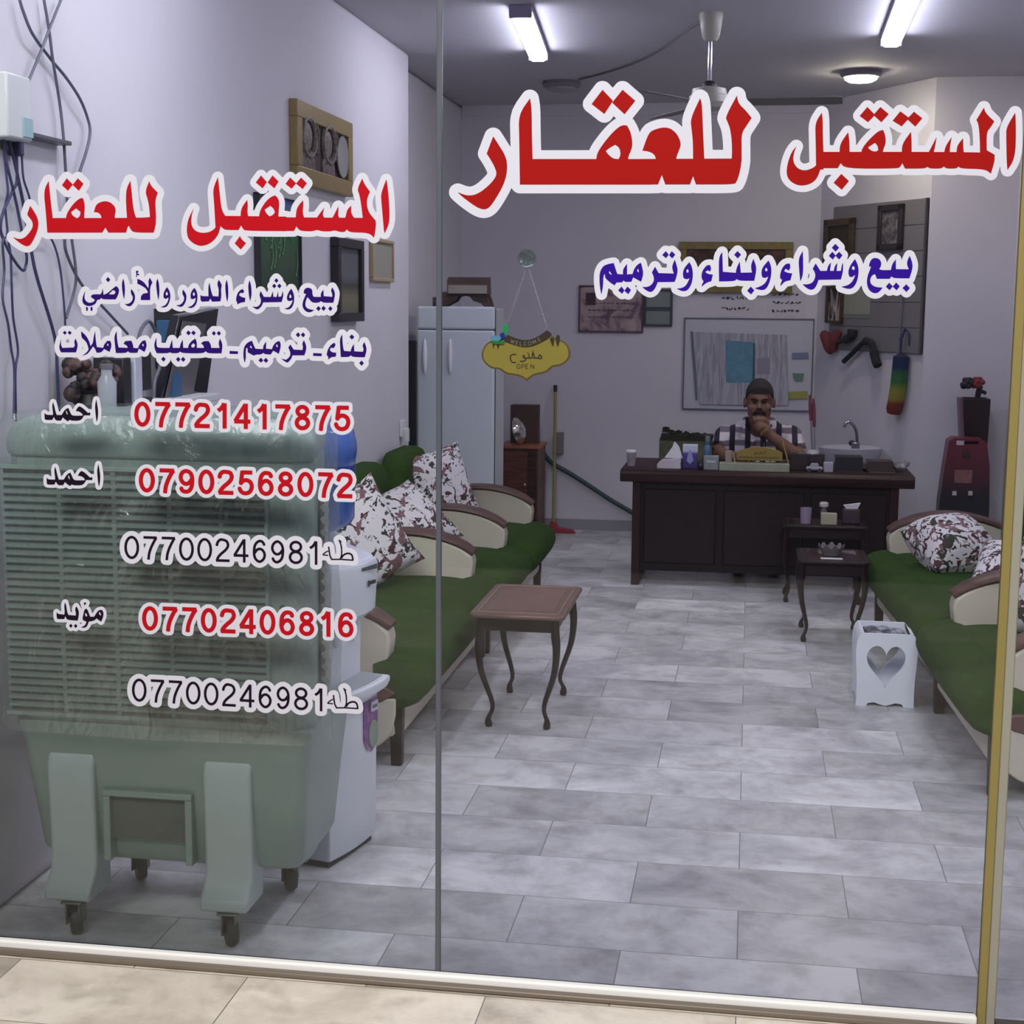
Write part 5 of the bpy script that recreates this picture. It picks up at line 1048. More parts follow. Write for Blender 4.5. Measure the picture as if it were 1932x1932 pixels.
# remove the helper empty that got no parts
bpy.data.objects.remove(wp)
TXT = {
 'tR1': ('930.6,257.5 942.2,275.6 952.6,292.4 957,308 955.9,328.7 950,348.1 939.6,367.5 928,385.6 920.2,393.4 911.2,395.2 899.5,390.8 882.7,379.1 869.8,368.8 863.8,362.8 878.8,368.8 893.1,368.8 907.3,362.3 922.8,349.4 933.2,337.7 937.6,327.4 933.2,314.4 925.4,300.2 918.4,289.9 924.1,274.3|978.5,216.1 999.9,185.8 1003,204.5 1003.3,258.8 1004.9,305.4 1004.9,348.1 981,348.1 979.8,258.8|981,348.1 981,300.2 1228.2,300.2 1228.2,348.1|1124.7,310.6 1125.5,291.1 1137.6,271.7 1157,248.4 1172.6,236 1182.9,236.8 1189.9,249.7 1193.3,269.2 1191.4,282.1 1185,295 1184.2,310.6|1136.8,169.5 1156.3,190.2 1140.2,214.8 1116.4,196.2|1174.6,169.5 1198.4,190.2 1178.3,215.3 1155.2,193.6|1160,300.4 1384.6,299.3 1399.1,299.3 1398.4,309.4 1394.8,328.3 1389.7,342.8 1385.4,347.8 1313.3,347.8 1307.5,331.9 1301.7,347.8 1255.4,347.8 1248.7,329.7 1241.4,347.8 1160,347.8|1212.2,284.1 1223.8,250.7 1235.4,244.2 1252.8,239.9 1265.8,242.8 1275.9,251.4 1282.5,263 1284.6,273.9 1280.3,284.8 1275.9,296.4 1275.9,303.6 1237.5,303.6 1236.8,294.9 1231,288.4 1220.9,284.8|1302.8,223.9 1320.9,185.5 1323.8,193.5 1325.2,219.6 1326.7,258.7 1328.8,303.6 1307.8,303.6 1307.5,265.9 1304.9,244.2|1368.7,220.3 1390.4,180.4 1391.6,189.1 1395.5,197.8 1406.4,208 1418,222.5 1409.3,235.5 1398.8,251.4 1399.1,280.4 1399.1,303.6 1380.3,303.6 1381.4,287.7 1380.6,263 1377.4,241.3 1372.3,229',
   '1160.9,273 1168.7,278.2 1171.5,291.1 1167.4,300.2 1157,299.7 1146.7,291.1 1142.8,284.7 1150.6,278.2'),
 'tR2': ('1502.4,276.4 1494.1,286 1487.1,304.1 1483.8,322.2 1485.8,335.1 1494.1,344.2 1507.1,349.9 1521.3,349.4 1534.2,343.7 1542,335.1 1547.7,319.6 1549.8,315.7 1539.9,311.9 1534.2,317 1520,322.2 1507.1,319.6 1498.8,310.6 1495.9,300.2 1498,287.3|1538.1,231.6 1550.5,212.7 1552.3,227.7 1552.3,258.8 1553.6,287.3 1553.6,319.6 1547.7,319.6 1539.9,315.7 1538.9,258.8|1543.3,286.7 1864.2,286.7 1875.8,292.4 1877.1,301.5 1869.4,327.4 1859,318.8 1812.4,317.8 1808.6,313.7 1804.7,317.8 1785.3,317.8 1780.6,313.7 1776.2,317.8 1754.2,317.8 1749.8,314.4 1745.1,317.8 1707.6,317.8 1702.4,307.5 1698.6,314.4 1693.4,317.8 1595,317.8 1586,307.5 1580.8,317 1547.7,317 1543.3,310.6|1584.2,289.9 1584.7,271.7 1600.2,249.7 1602.3,264 1602.8,289.9|1625.3,289.9 1626.1,280.8 1639,264 1657.2,247.2 1666.2,245.3 1670.1,254.9 1671.4,269.2 1666.2,282.1 1665.4,289.9|1701.7,289.9 1701.9,271.7 1718.7,249 1719.8,264 1719.8,289.9|1751.6,288.6 1767.1,258.8 1764.6,274.3 1761.2,288.6|1781.4,288.6 1784,275.6 1795.6,258.8 1792.5,274.3 1791.7,288.6|1804.7,288.6 1806,274.3 1817.1,260.9 1817.1,274.3 1818.1,288.6|1842.2,226.4 1856.4,203.2 1859.5,213.5 1875.8,229 1869.4,239.4 1861.1,249.7 1861.6,283.4 1877.1,292.4 1872,300.2 1849.2,289.9 1848.7,258.8 1846.1,232.9|1898.6,240.7 1915.4,212.7 1916.5,232.9 1916.5,264 1915.4,287.3 1910.8,305.4 1900.9,320.4 1899.4,305.4 1898.6,258.8|1636.5,201.9 1650.7,216.9 1637.7,230.3 1622.2,218.7|1661,201.9 1676.6,215.3 1662.8,230.3 1648.1,216.9|1698.6,210.1 1715.4,222.6 1701.2,238.1 1684.3,227.7|1724.4,210.9 1740,223.1 1727,238.6 1711.5,224.6|1587.3,328.2 1601.5,341.6 1588.1,357.7 1573,344.7',
   '1650.7,269.2 1655.9,274.3 1657.2,283.4 1652,286.7 1642.9,284.2 1637.2,278.2'),
 'tL1': ('56.9,388.2 67.3,403.7 72.5,416.7 71.9,429.6 67.8,442.5 60.8,456.8 55.6,463.8 47.9,464.5 36.2,457.6 24.6,447.7 36.2,451.6 46.6,449 56.9,437.4 62.6,427 60.8,416.7 53.1,407.6 51.2,403.7 54.9,394.7|82.3,359.7 91.9,341.6 93.7,362.3 97,393.4 99.6,411.5 99.6,437.4 89.3,438.7 86.7,401.1|89.3,438.7 89.3,411.5 283.4,411.5 294.3,406.3 293.7,424.4 289.9,438.7 252.3,438.7 245.9,432.2 242.5,423.1 237.6,438.7 204.5,438.7 198.8,429.1 192.8,438.7|124.2,415.4 125.5,403.7 137.2,385.6 150.1,374 156.6,374 159.9,385.6 159.2,401.1 158.4,415.4|126,336.4 137.2,348.1 128.1,359.7 117,349.4|147,336.4 157.3,346.8 148.8,359.7 137.2,348.9|177.3,399.8 181.2,385.6 192.8,379.9 204.5,379.9 214.8,386.9 218.7,396 216.1,407.6 216.9,415.4 192.8,415.4 190.2,405 185,400.6|236.8,359.7 245.9,341.1 248.4,362.3 250.5,388.2 254.9,407.6 258.8,414.1 242,427 239.4,411.5|273.8,361 281.6,342.1 284.7,350.7 297.6,363.6 292.4,377.8 294.3,406.3 293.7,424.4 283.4,424.4 282.6,398.6 279.5,377.8',
   '143.6,392.9 152.2,399.8 150.6,408.9 144.9,412 135.9,406.3 134.1,399.8'),
 'tL2': ('365.5,393.7 362.7,401.1 361,410.2 360.4,419.3 362.1,427.3 366.7,434.1 373.5,438.1 383.8,439.8 395.2,438.1 404.3,432.4 407.1,428.4 415.1,425 414.7,433 411.1,443.2 404.3,452.3 395.2,459.7 383.8,463.7 373.5,463.2 363.3,458 355.3,450.1 352.8,441 352.5,429.6 354.7,415.9 359.3,404.5|401.8,356.1 411.1,334.5 412.5,347.6 414.5,366.9 417.4,392 421.3,402.2 425.9,407.9 425.9,433.6 415.7,426.1 415.1,430.7 406.8,430.7 405.4,406.8 403.7,378.3|416.8,407.4 540,408.8 540,435.8 463.5,435.3 458.4,431.8 454.9,425 449.8,433.9 425.9,433.6 420.2,430.7 415.4,425.6|453.8,411.3 454.9,393.1 466.3,377.2 467.5,387.4 466.3,401.1 469.2,411.3|488.5,411.3 490.2,398.8 497.6,385.2 509,372.6 519.3,368.6 524.4,373.8 527,382.9 525.5,398.8 525,411.3|492.5,331.1 503.3,343.6 495.4,355 482.8,344.2|514.2,331.1 525.5,342.5 517.6,355 505,344.2|452.7,445.5 456.1,452.3 464,458.6 454.4,470.6 443,459.2|547.3,335 558.6,345.7 550.2,355.8 538.9,346.9|568.1,335.2 578.8,345.7 571.1,356.4 558.6,346.3|518.1,410 684.8,411.2 701.4,411.2 708.6,416 709.2,424.3 707.4,439.8 705.6,448.1 695.5,438.6 659.8,438.3 654.4,432.6 650.2,437.6 641.9,437.4 630.6,434 624,436.4 606.2,436.2 598.5,432.9 589.5,436.4 569.3,435.6 563.3,432.6 559.2,426.7 554.4,435.6 518.1,435|558,412.4 559.5,392.1 571.7,377.9 572.3,388.6 570.7,400.5 574,412.4|596.7,412.4 602.6,404 612.1,391.5 609.2,400.5 609.2,407.6 613.3,412.4|626.4,412.4 631.2,404 638.3,389.2 638.3,400.5 637.7,406.4 640.7,412.4|650.8,412.4 653.2,405.2 655,395.7 662.7,388 662.1,399.3 664.5,406.4 669.3,412.4|674,356.4 683.6,336.8 687.1,346.9 697.9,361.8 691.9,375.5 692.5,392.1 697.9,404 707.4,414.8 701.4,423.1 684.8,414.8 683.6,402.9 681.2,383.8 678.2,367.1|719,364.8 728.8,338.6 730.6,346.9 733.6,376.7 735,405.2 733.6,423.1 725.8,439.8 724.3,435 721.7,402.9 719.3,376.7',
   '510.2,388 517,394.3 518.7,401.1 513.6,406.8 508.5,408.2 502.8,403.4 499,395.4'),
 'sR': ('1130.7,521.2 1133.2,509.6 1139,501.3 1148.1,498 1158,496.4 1161.3,508 1164.7,517.1 1175.4,517.9 1175.4,508 1182.9,498 1182.9,517.9 1193.6,517.1 1196.1,508 1202.8,498.9 1209.4,496 1213.5,512.9 1212.7,521.2 1209.4,531.2 1194.5,522.9 1191.2,531.2 1179.6,532 1176.3,528.7 1173.8,532.3 1163,532.8 1159.4,538.1 1152.2,533.6 1141.5,524.5 1141.5,516.3 1138.2,519.6 1137.8,539.4 1134.8,555.2 1131.9,542.8|1172.6,540.8 1177.9,547.7 1173.8,554 1166.3,547.7|1183.7,540.8 1190.3,546.9 1185.4,554.7 1178.2,548.6|1235.9,503.3 1242.5,515.4 1271.5,516.3 1267.3,503.8 1273.1,489.8 1277.3,503 1278.6,511.3 1275.6,524.5 1272.7,531.7 1240.8,532 1237.5,541.1 1231.7,549.4 1225.9,551 1219.3,547.7 1211.9,541.4 1221,541.9 1229.3,537.8 1234.2,529.5 1233.4,521.2 1230.1,513.8 1233.4,508|1256.1,474 1261.6,480.3 1256.6,486.8 1249.5,481.1|1267.3,474 1274,480.3 1268.2,487.3 1262.4,481.5|1300.5,494.7 1305.4,503 1307.4,516.3 1306.3,529.5 1302.1,541.1 1295.5,548.6 1287.2,549.4 1277,544.7 1287.2,543.6 1295.5,537.8 1301.3,524.5 1295.5,527 1289.7,524.5 1288.1,516.3 1290.5,506.3|1323.7,525.4 1323.7,516.3 1327,508 1333.6,500.5 1339.4,500 1341.9,507.1 1339.4,512.1 1335.3,509.6 1330.3,512.9 1335.3,517.1 1344.9,518.2 1341.9,530.3 1333.6,532.8 1327,537.8 1323.7,540.8 1325.3,534.5 1327.8,531.2|1356,485.6 1362.6,475.7 1363.7,512.9 1388.3,514.9 1389.9,504.7 1395.7,493.9 1397.4,514.6 1418.9,514.3 1416.4,501.3 1421.4,488.4 1426.4,501.3 1426.7,511.3 1423,529.5 1394.9,529.5 1389.9,526.2 1385.8,530.3 1356.8,530.7|1391.6,473.7 1397.9,480.6 1391.9,487.3 1385.3,480.6|1416.4,540.8 1423,547.7 1417.2,555.2 1409.8,548.6|1449.8,491.7 1454,499.6 1455.6,511.2 1454,524.5 1449.8,537.7 1444,546 1435.7,547.3 1424.1,544 1435.7,540.2 1444.8,533.6 1450.1,521.2 1444,524.5 1438.2,522.8 1436.2,514.5 1439,503.8|1472.2,525.3 1471.7,517.8 1475.5,506.3 1482.1,498 1489.6,497.1 1491.6,504.6 1487.9,510.4 1482.9,506.6 1478.8,511.2 1485.4,514.9 1494.5,515.9 1491.2,528.6 1481.3,530.3 1476.3,535.2 1472.7,539.4 1473,534.4 1476,527.8|1506.6,488 1514.4,474 1515.2,489.7 1515.2,514.5 1512.8,524.5 1509.9,530.3 1507.8,509.6|1538.9,497.1 1544.2,505.4 1547.5,511.2 1560,511.2 1562.4,501.3 1567.7,495.5 1565.8,511.2 1573.2,511.2 1574.9,502.1 1579.8,496.3 1578.2,511.2 1586.5,511.2 1588.1,501.3 1590.3,495.5 1590.6,511.2 1586.5,527 1544.2,527.8 1540.9,537.7 1535.9,545.2 1529.3,546.8 1521.9,543.5 1514.4,536.4 1524.3,536.9 1534.3,532.8 1538.9,521.2 1537.3,512.9 1533.5,507.1|1576,460.2 1583.1,467.3 1576.5,474.5 1569.6,467.3|1570.4,475.1 1576.5,482.2 1571.1,489.4 1563.8,482.7|1583.1,475.1 1589.3,481.7 1583.1,489.4 1576.5,482.2|1613,488.9 1617.9,498 1620.1,509.6 1618.8,522.8 1615.4,534.4 1608.8,543.5 1599.7,545.2 1587.6,541 1599.7,538.6 1608.8,531.1 1614.1,517.8 1607.2,522.8 1602.2,521.2 1600.2,512.9 1603.9,501.3|1643.6,502.9 1639.5,502.1 1641.1,494.7 1645.3,488 1651.9,486.4 1659.3,488.9 1663.1,496.3 1661,504.6 1658.5,507.1 1661.8,509.9 1680.9,509.6 1683.4,498 1690,489.7 1690.3,507.9 1714.8,508.2 1710.2,496.3 1716.1,482.7 1721.1,494.7 1721.8,506.3 1715.7,524.8 1686.7,524.8 1681.7,521.2 1678.4,525.8 1654.4,525.8 1651.1,517 1645.3,518.7 1641.1,527.8 1642.8,536.1 1651.9,541.9 1665.1,542.7 1656.9,552.6 1646.9,553 1638.6,546 1635.3,534.4 1636.6,521.2 1641.9,507.9|1677.6,533.6 1684.2,540.2 1678.4,547.3 1671.4,540.7|1690.8,533.1 1697.4,540.2 1691.6,547.3 1684.5,540.7|1709.9,536.4 1716.5,543.5 1710.2,550.6 1702.9,543.5',
   '1149.8,511.3 1153.9,516.3 1153.4,519.2 1149.8,516.3 1148.4,513.3|1203.1,506.3 1205.7,510.5 1204.7,514.3 1201.9,511.3|1297.2,507.1 1299.6,510.5 1298.8,514.6 1295.2,514.3 1294.7,509.6|1445.2,504.6 1448.2,507.6 1447.3,512 1444,511.6 1442.9,507.9|1609.6,501.3 1613,504.6 1611.8,509.6 1608,508.7 1606.8,504.9'),
 'l1': ('155.5,564.6 156.8,557.9 160.9,549.1 158.8,559.2 160.2,565.9 165.6,571.3 173.6,571.3 179,567.3 178.4,564.6 172.3,561.2 171.6,558.5 175,555.2 189.8,555.4 192.5,551.1 193.8,544.4 195.2,556.5 203.3,553.2 212.7,544.4 219.4,539.7 224.1,544.4 224.5,551.1 220.7,560.6 218.1,564.6 193.8,564.6 190.9,561.9 188.4,564.6 183.1,565.9 180.4,572.7 173.6,576.7 165.6,577.4 158.8,574.7 155.5,569.3|203.3,522.6 208,527.6 203.9,532.3 199.9,527.6|162.2,579.4 165.6,579.4 165.6,586.1 162.6,586.1|170.7,579.4 174.3,579.4 174.3,586.1 171,586.1|229.5,536.3 232.2,525.6 234.9,533.6 235.8,551.1 233.9,564.6 231.5,553.8|247.7,545.1 253,552.5 255.1,560.6 253,570 247.7,576.7 242.3,578.1 235.5,574 243,573.3 249,568.6 251.4,560.6 246.3,552.5|259.1,526.2 265.2,528.3 272.6,533.6 280,544.4 280.6,537.7 280,529.6 282.7,524.2 287.4,533 284,539 282.7,547.1 283.3,565.9 265.8,565.9 265.8,559.2 269.9,553.8 277.3,553.2 279.3,551.8 275.9,544.4 267.8,539 259.1,535|256.4,511.4 259.8,510.8 261.8,512.8 259.8,513.5 258.7,515.9 263.1,517.5 261.8,519.1 258.4,518.8 258.2,522.9 256.8,522.2 257.3,517.5 256.8,514.1|294.1,533.6 297.2,525.6 299.9,535 300.8,553.8 298.8,565.9 296.8,556.5|314.9,541.7 319.7,548.4 321.7,557.9 320.3,567.3 316.3,576.7 310.9,580.1 303.5,579.4 312.3,576 317,568.6 318.3,560.6 312.9,563.9 308.9,561.9 308.2,555.2 310.9,547.8|345.2,546.4 349.9,552.5 352,559.2 350.6,568.6 345.9,576.7 340.5,579.4 332.4,576 340.5,575.4 346.6,568.6 347.9,560.6 343.5,553.8|366.8,543.1 370.8,549.1 372.8,557.9 371.5,570 367.4,578.1 360.7,581.4 354,579.4 362,577.4 368.1,570 369.5,561.2 364.1,564.6 360,563.3 359.4,555.2 362,548.4|378.2,556.5 380.6,558.8 393.4,559.1 393,541.3 395.1,533.3 398.1,549.4 401.4,558.8 412.2,559.5 413.1,545.4 409.5,536 412.6,527.9 418.9,537.3 416.6,545.4 417.6,558.8 415.6,568.3 400.1,568.9 396.7,562.9 394,568.3 380.6,568.9 378.2,565.6|424.7,537.3 427.7,527.9 430.1,537.3 430.8,558.8 428.8,569.6 426.3,558.8|445.2,566.9 446.5,557.5 450.6,549.4 457.3,545.1 460.7,549.4 458.6,552.8 453.3,552.1 450.6,556.8 455.9,560.8 462.7,562.2 462,569.6 453.3,570.9 447.2,574.3 447.9,570.9|468.1,537.3 471,529.2 473.7,538.6 474.8,556.1 471.8,568.3 469.4,556.1|492,549.4 497.7,560.2 511.1,560.4 514.5,550.1 515.8,560.2 521.9,560.4 524.6,550.1 525.2,560.2 530.6,559.5 533.3,549.4 534.7,557.5 531.3,569.6 496.3,570.3 493.6,577.7 486.9,583.7 482.9,583.1 476.1,578.3 484.2,579.7 490.9,575 493,565.6 488.9,556.8|521.2,524.9 525.2,529.2 521.6,533.5 517.6,529.5|517.2,535.3 521.2,539.3 517.6,543.8 513.5,539.7|527,535.3 531,539.3 527.3,543.8 523.2,539.7|549.5,544.7 553.5,552.1 555.3,561.5 553.9,573.6 549.5,581.7 543.4,584.1 536.7,582.4 544.8,580.4 550.8,572.3 552.2,565.6 546.8,568.3 542.1,566.2 541,560.2 544.8,550.8|573,552.8 573.7,546.7 578.4,542.7 585.1,543.4 589.2,546.7 589.2,556.1 591.9,560.2 605.3,560.4 605.3,553.4 610,546.7 610.7,558.8 626.9,560.2 626.9,553.4 624.2,548.7 626.9,542 631.6,550.8 631.6,558.8 628.9,570.9 609.4,570.9 605.3,567.6 602,570.9 589.2,570.9 583.8,564.2 579.8,560.2 576.4,568.3 575.7,577.7 581.1,583.1 592.5,585.1 585.1,589.5 577.1,587.8 571,580.4 570.6,570.9 575.7,558.8 577.7,554.8|600.6,577.4 604.9,582 601,586.8 596.6,582.4|610.4,577 614.5,581.7 610.7,586.4 606.4,582|623.2,577.7 627.1,582.1 623.5,586.8 619.2,582.4',
   '212.7,547.1 217.8,549.1 217.4,553.8 214.7,555.8 204.6,555.4|314.3,549.8 317,553.2 316.3,557.2 312.9,557.2 312.3,553.2|365.4,550.5 368.1,553.8 367.4,557.9 364.1,557.9 363.4,553.8|547.5,554.8 550.1,558.2 549.5,562.2 546.1,562.2 545.4,558.2'),
 'l2': ('112,651.7 115.2,639.7 114.4,650.1 117.7,656.5 139.3,655.7 141.7,651.7 139.8,644.5 142.5,638.9 146.5,648.5 145.7,656.5 143.3,664.6 115.2,664.6 112,658.1|122.1,624.1 125.7,627.7 122.5,631.5 118.6,627.7|131.3,624.1 135.1,627.7 131.8,631.5 127.8,627.7|153,625.2 161.8,632.5 168.2,643.7 170.6,653.3 175.4,647.7 177,634.1 179.4,625.2 180.2,640.5 182.6,654.9 194.7,656.5 196.3,650.1 202.7,642.9 208.3,643.7 210.7,651.7 206.7,663.8 196.3,658.1 191.5,664.6 182.6,665.4 178.6,656.5 175.4,653.3 169,663 163.4,668.6 155.4,670.7 162.6,666.2 167.4,659.7 166.6,654.9 163.4,646.1 159.4,641.3 153.8,637.3|215.5,634.1 220,625.2 220.7,642.1 223.6,655.7 241.2,656.5 239.6,651.7 233.2,648.5 236.4,643.7 247.6,642.9 250.8,650.1 251.6,656.5 260.5,657.3 262.1,651.7 268.5,642.9 274.1,642.1 277.3,651.7 272.5,663.8 262.1,657.3 258.9,665.4 244.4,665.8 241.2,662.1 238,665.8 218.7,665.8 216.8,650.1|290.9,648.5 295,637.3 295,653.3 299,656.5 319.8,656.5 321.4,650.1 324.6,641.3 325.9,656.5 339.1,656.5 340.7,648.5 344.7,641.3 345.5,656.5 355.1,656.5 355.9,650.1 363.1,642.1 368.8,638.9 371.2,645.3 371.2,656.5 384.8,656.5 384,651.7 379.5,647.7 384,643.7 393.6,643.7 397.6,650.1 398.4,656.5 414.5,656.5 412.1,646.9 415.3,638.9 419.3,648.5 419.3,656.5 417.7,666.5 392,666.5 388,662.1 384,666.5 343.9,666.2 339.9,663 335.9,666.2 323,666.2 320.6,663.8 318.2,666.2 295.8,666.2 291.7,658.1|355.4,623.6 359.8,628 355.8,632.5 351.3,628|365.1,623.6 369.2,628 365.4,632.5 360.9,628|403.6,624.4 407.1,628.9 403.6,633.1 399.7,628.9|412.9,624.4 416.7,628.9 413.2,633.1 409,628.9|308.3,673.1 312.4,677.4 308.6,682.2 304.1,677.4|336.2,673.4 340.2,678 336.5,682.5 332,678|345.5,673.4 349.8,678 345.8,682.5 341.3,678|433.2,662.1 448.9,663 448.6,667.8 433.2,667.3|590.9,666.2 607,667 606.7,671.8 590.9,671.3|459,664.6 461,653.3 467.4,646.1 475.4,642.9 478.6,651.7 481.8,658.1 496.3,658.9 497.1,651.7 501.9,644.5 501.9,658.1 513.1,658.9 515.5,651.7 521.9,644.5 527.6,643.7 530.3,651.7 526,667.4 515.5,661.3 510.7,668.6 499.5,668.1 496.3,665.4 493.1,668.6 483.4,668.6 478.6,670.7 467.4,664.6 467.1,656.5 464.2,656.5 463.4,666.2 463.9,674.2 461.8,684.1 459.7,677.4|492.3,675.1 496.6,679.6 492.4,684.1 487.6,679.6|501.6,675.1 505.9,680 501.9,684.5 497.2,680|547.6,650.1 554,659.7 570.9,660.5 571.7,653.3 570.1,648.5 573.3,642.1 577.8,651.7 577.3,661.3 574.1,670.2 551.6,670.2 549.2,677.4 542.8,683.8 538.8,683 530.8,676.6 539.6,679 546.8,673.4 548.4,665.4 544.1,655.7|562.4,627 566.4,631.7 562.4,636.3 558.2,631.7|571.7,627 575.7,631.8 572,636.3 567.7,631.8|616.3,669.4 618.2,659.7 624.6,650.1 631.1,646.6 633,650.9 629.5,656.5 623.8,655.7 622.2,661.3 627.8,665.4 634.3,665.4 633.5,672.6 624.6,673.4 619,678.2 619.8,673.4|641.2,638.9 645.5,630.9 646.3,650.1 648.7,662.1 661.5,663.3 663.1,656.5 667.6,649.3 668.3,663 684.8,663.8 686.4,658.1 683.7,652.5 687.2,645.3 691.2,654.9 691.2,663 688,673.9 665.6,673.4 661.9,670.2 658.3,673.4 643.1,673.4 642,656.5|663.6,630.9 668.3,635.7 663.9,640.5 659.3,635.7|682.1,680.3 686.4,685.1 682.4,689.9 677.7,685.1',
   '202.7,646.9 205.1,650.9 204.3,653.3 201.4,650.9|269.3,647.7 271.7,650.9 270.4,654.1 267.7,650.9|364.8,646.9 368.3,650.9 366.4,655.7 361.5,655.7 360.3,651.7|472.2,650.9 475.4,654.9 475.1,658.1 471.4,654.9|521.9,648.5 524.4,652.5 523.2,655.7 520.7,653'),
 'n1': ('84.1,779.1 87,782.8 99.7,783.1 100.4,780.6 98.3,765.4 100.1,758.8 102.2,765.4 104.4,776.2 107,783.1 116.4,783.1 118.6,779.1 122.9,772.6 128.7,769.7 131.6,776.2 134.5,782.8 138.8,784.6 156.2,784.2 155.5,780.6 149.7,776.2 143.2,775.5 145.4,770.4 149,766.8 153.3,767.9 159.1,772.6 165.7,779.1 170.4,778.4 170,783.5 158.4,783.5 155.5,789.3 150.4,793.6 135.2,793.6 131.6,791.8 128,794.7 123.6,792.2 118.6,787.1 114.9,793.3 106.2,793.5 103.3,790 101.5,786.4 98.3,792.2 85.9,792.2 84.1,790|179.1,765.4 181.6,753.8 183.8,765.4 185.2,776.2 184.5,789.3 182.3,795.8 180.5,783.5',
   '124.7,773.7 127.2,777.7 128,783.5 124.3,779.1'),
 'n3': ('106.8,1155 109.5,1158.7 121.6,1159.7 122.3,1153.6 121,1142.2 123,1136.8 125,1143.6 126.3,1153.6 129,1160.4 143.2,1161.7 143.2,1156.3 141.5,1148.9 143.8,1143.9 147.5,1149.6 148.9,1156.3 147.9,1164.4 146.5,1170.8 127.7,1169.5 125,1166.4 123.3,1162.1 121,1167.8 108.2,1167.8 106.8,1163.1|133.7,1176.9 136.8,1180.6 133.7,1184.6 130.4,1180.6|142.5,1177.2 146,1180.9 142.8,1184.9 139.5,1180.9|155.6,1167.1 157.3,1159 159.3,1150.3 162.7,1148.3 165.4,1151 168.1,1159 170.1,1163.7 177.5,1163.7 181.5,1157.7 185.5,1151.6 191.6,1150.6 194.6,1153.6 195.3,1161.7 190.9,1172.8 186.2,1169.8 182.2,1166.4 178.8,1170.1 172.1,1172.1 167.4,1172.5 166,1177.2 163.3,1182.6 158,1184.6 153.3,1183.6 158,1181.6 162,1177.9 163,1172.5 156.6,1170.1|157.3,1137.2 159.3,1137.6 160.3,1136.1 161.3,1137.6 163,1137.2 162.3,1139.2 160.7,1139.8 160.5,1141.9 159,1141.9 159,1139.5',
   '161.3,1155.7 164,1159 164.7,1163.1 162,1163.1 160,1159.7|187.6,1153.6 190.3,1157.7 190.6,1161.7 187.9,1160.4 186.2,1156.3'),
 'rim': ('924.6,643.1 915.7,650 909.8,660.8 908.4,671.6 911.8,681.5 919.7,690.3 929.5,696.2 943.3,696.7 949.2,702.1 959,707 976.7,709 986.5,712.9 994.4,718.8 1002.3,711.9 1012.1,707 1026.9,704.6 1036.7,699.2 1041.6,692.3 1055.4,691.3 1067.2,685.4 1075.1,675.6 1076.5,664.7 1073.1,652.9 1066.2,645.1 1059.3,641.1 1051.4,641.1 1039.6,631.3 1033.7,624.4 1027.8,629.3 1014.1,637.2 998.3,642.1 983.6,642.1 970.8,638.2 959,632.3 951.1,638.2 939.3,641.1',
   ''),
 'ban': ('951.1,637.2 959,631.8 972.8,638.2 988.5,642.1 1003.3,640.4 1018,633.3 1032.8,622.9 1040.6,628.8 1037.7,636.7 1022.9,645.1 1008.2,652 993.4,654.9 978.7,652.9 963.9,648 952.1,643.6',
   ''),
 'leaf': ('1037.2,638.2 1041.6,636.2 1046,639.2 1045.5,646.1 1044.1,653.9 1041.6,651|1048.5,636.2 1052.4,631.3 1056.4,634.3 1056.4,642.1 1053.4,654.4 1050,649|929.5,649 933.4,650 931.5,658.3|937.9,650 942.8,651 939.8,659.3',
   ''),
}
# ================================================================ lettering: outlines in picture units, laid on the real glass plane
def dec(s): return [[tuple(float(q) for q in p.split(',')) for p in poly.split()] for poly in s.split('|') if poly]
def soften(p, it=2):                        # round off shallow corners, keep sharp tips
    for _ in range(it):
        out = []; n = len(p)
        for i in range(n):
            a, b, c = Vector(p[i-1]), Vector(p[i]), Vector(p[(i+1) % n])
            u, v = b-a, c-b
            if u.length > 1e-6 and v.length > 1e-6 and u.angle(v) < math.radians(52) and min(u.length, v.length) > .3: out += [tuple(b-u*.25), tuple(b+v*.25)]
            else: out.append(tuple(b))
        p = out
    return p
def field(polys, holes, pad, res):
    P = np.array([q for p in polys for q in p]); x0, y0 = P.min(0)-pad; x1, y1 = P.max(0)+pad
    xs_ = np.arange(x0, x1+res, res); ys_ = np.arange(y0, y1+res, res); F = np.full((len(ys_), len(xs_)), 1e3)
    def sd(p, margin):
        p = np.array(p); a0 = np.searchsorted(xs_, p[:, 0].min()-margin); a1 = np.searchsorted(xs_, p[:, 0].max()+margin)
        b0 = np.searchsorted(ys_, p[:, 1].min()-margin); b1 = np.searchsorted(ys_, p[:, 1].max()+margin)
        X, Y = np.meshgrid(xs_[a0:a1], ys_[b0:b1]); D = np.full(X.shape, 1e6); ins = np.zeros(X.shape, bool); n = len(p)
        for i in range(n):
            (ax, ay), (bx, by) = p[i], p[(i+1) % n]; dx, dy = bx-ax, by-ay; L = dx*dx+dy*dy or 1e-9
            t = np.clip(((X-ax)*dx+(Y-ay)*dy)/L, 0, 1); D = np.minimum(D, (X-ax-t*dx)**2+(Y-ay-t*dy)**2)
            if ay != by: ins ^= ((ay > Y) != (by > Y)) & (X < (bx-ax)*(Y-ay)/(by-ay)+ax)
        D = np.sqrt(D); return (slice(b0, b1), slice(a0, a1)), np.where(ins, -D, D)
    for p in polys:
        sl_, d = sd(p, pad); F[sl_] = np.minimum(F[sl_], d)
    for h in holes:
        sl_, d = sd(h, 3); F[sl_] = np.maximum(F[sl_], -d)
    return xs_, ys_, F
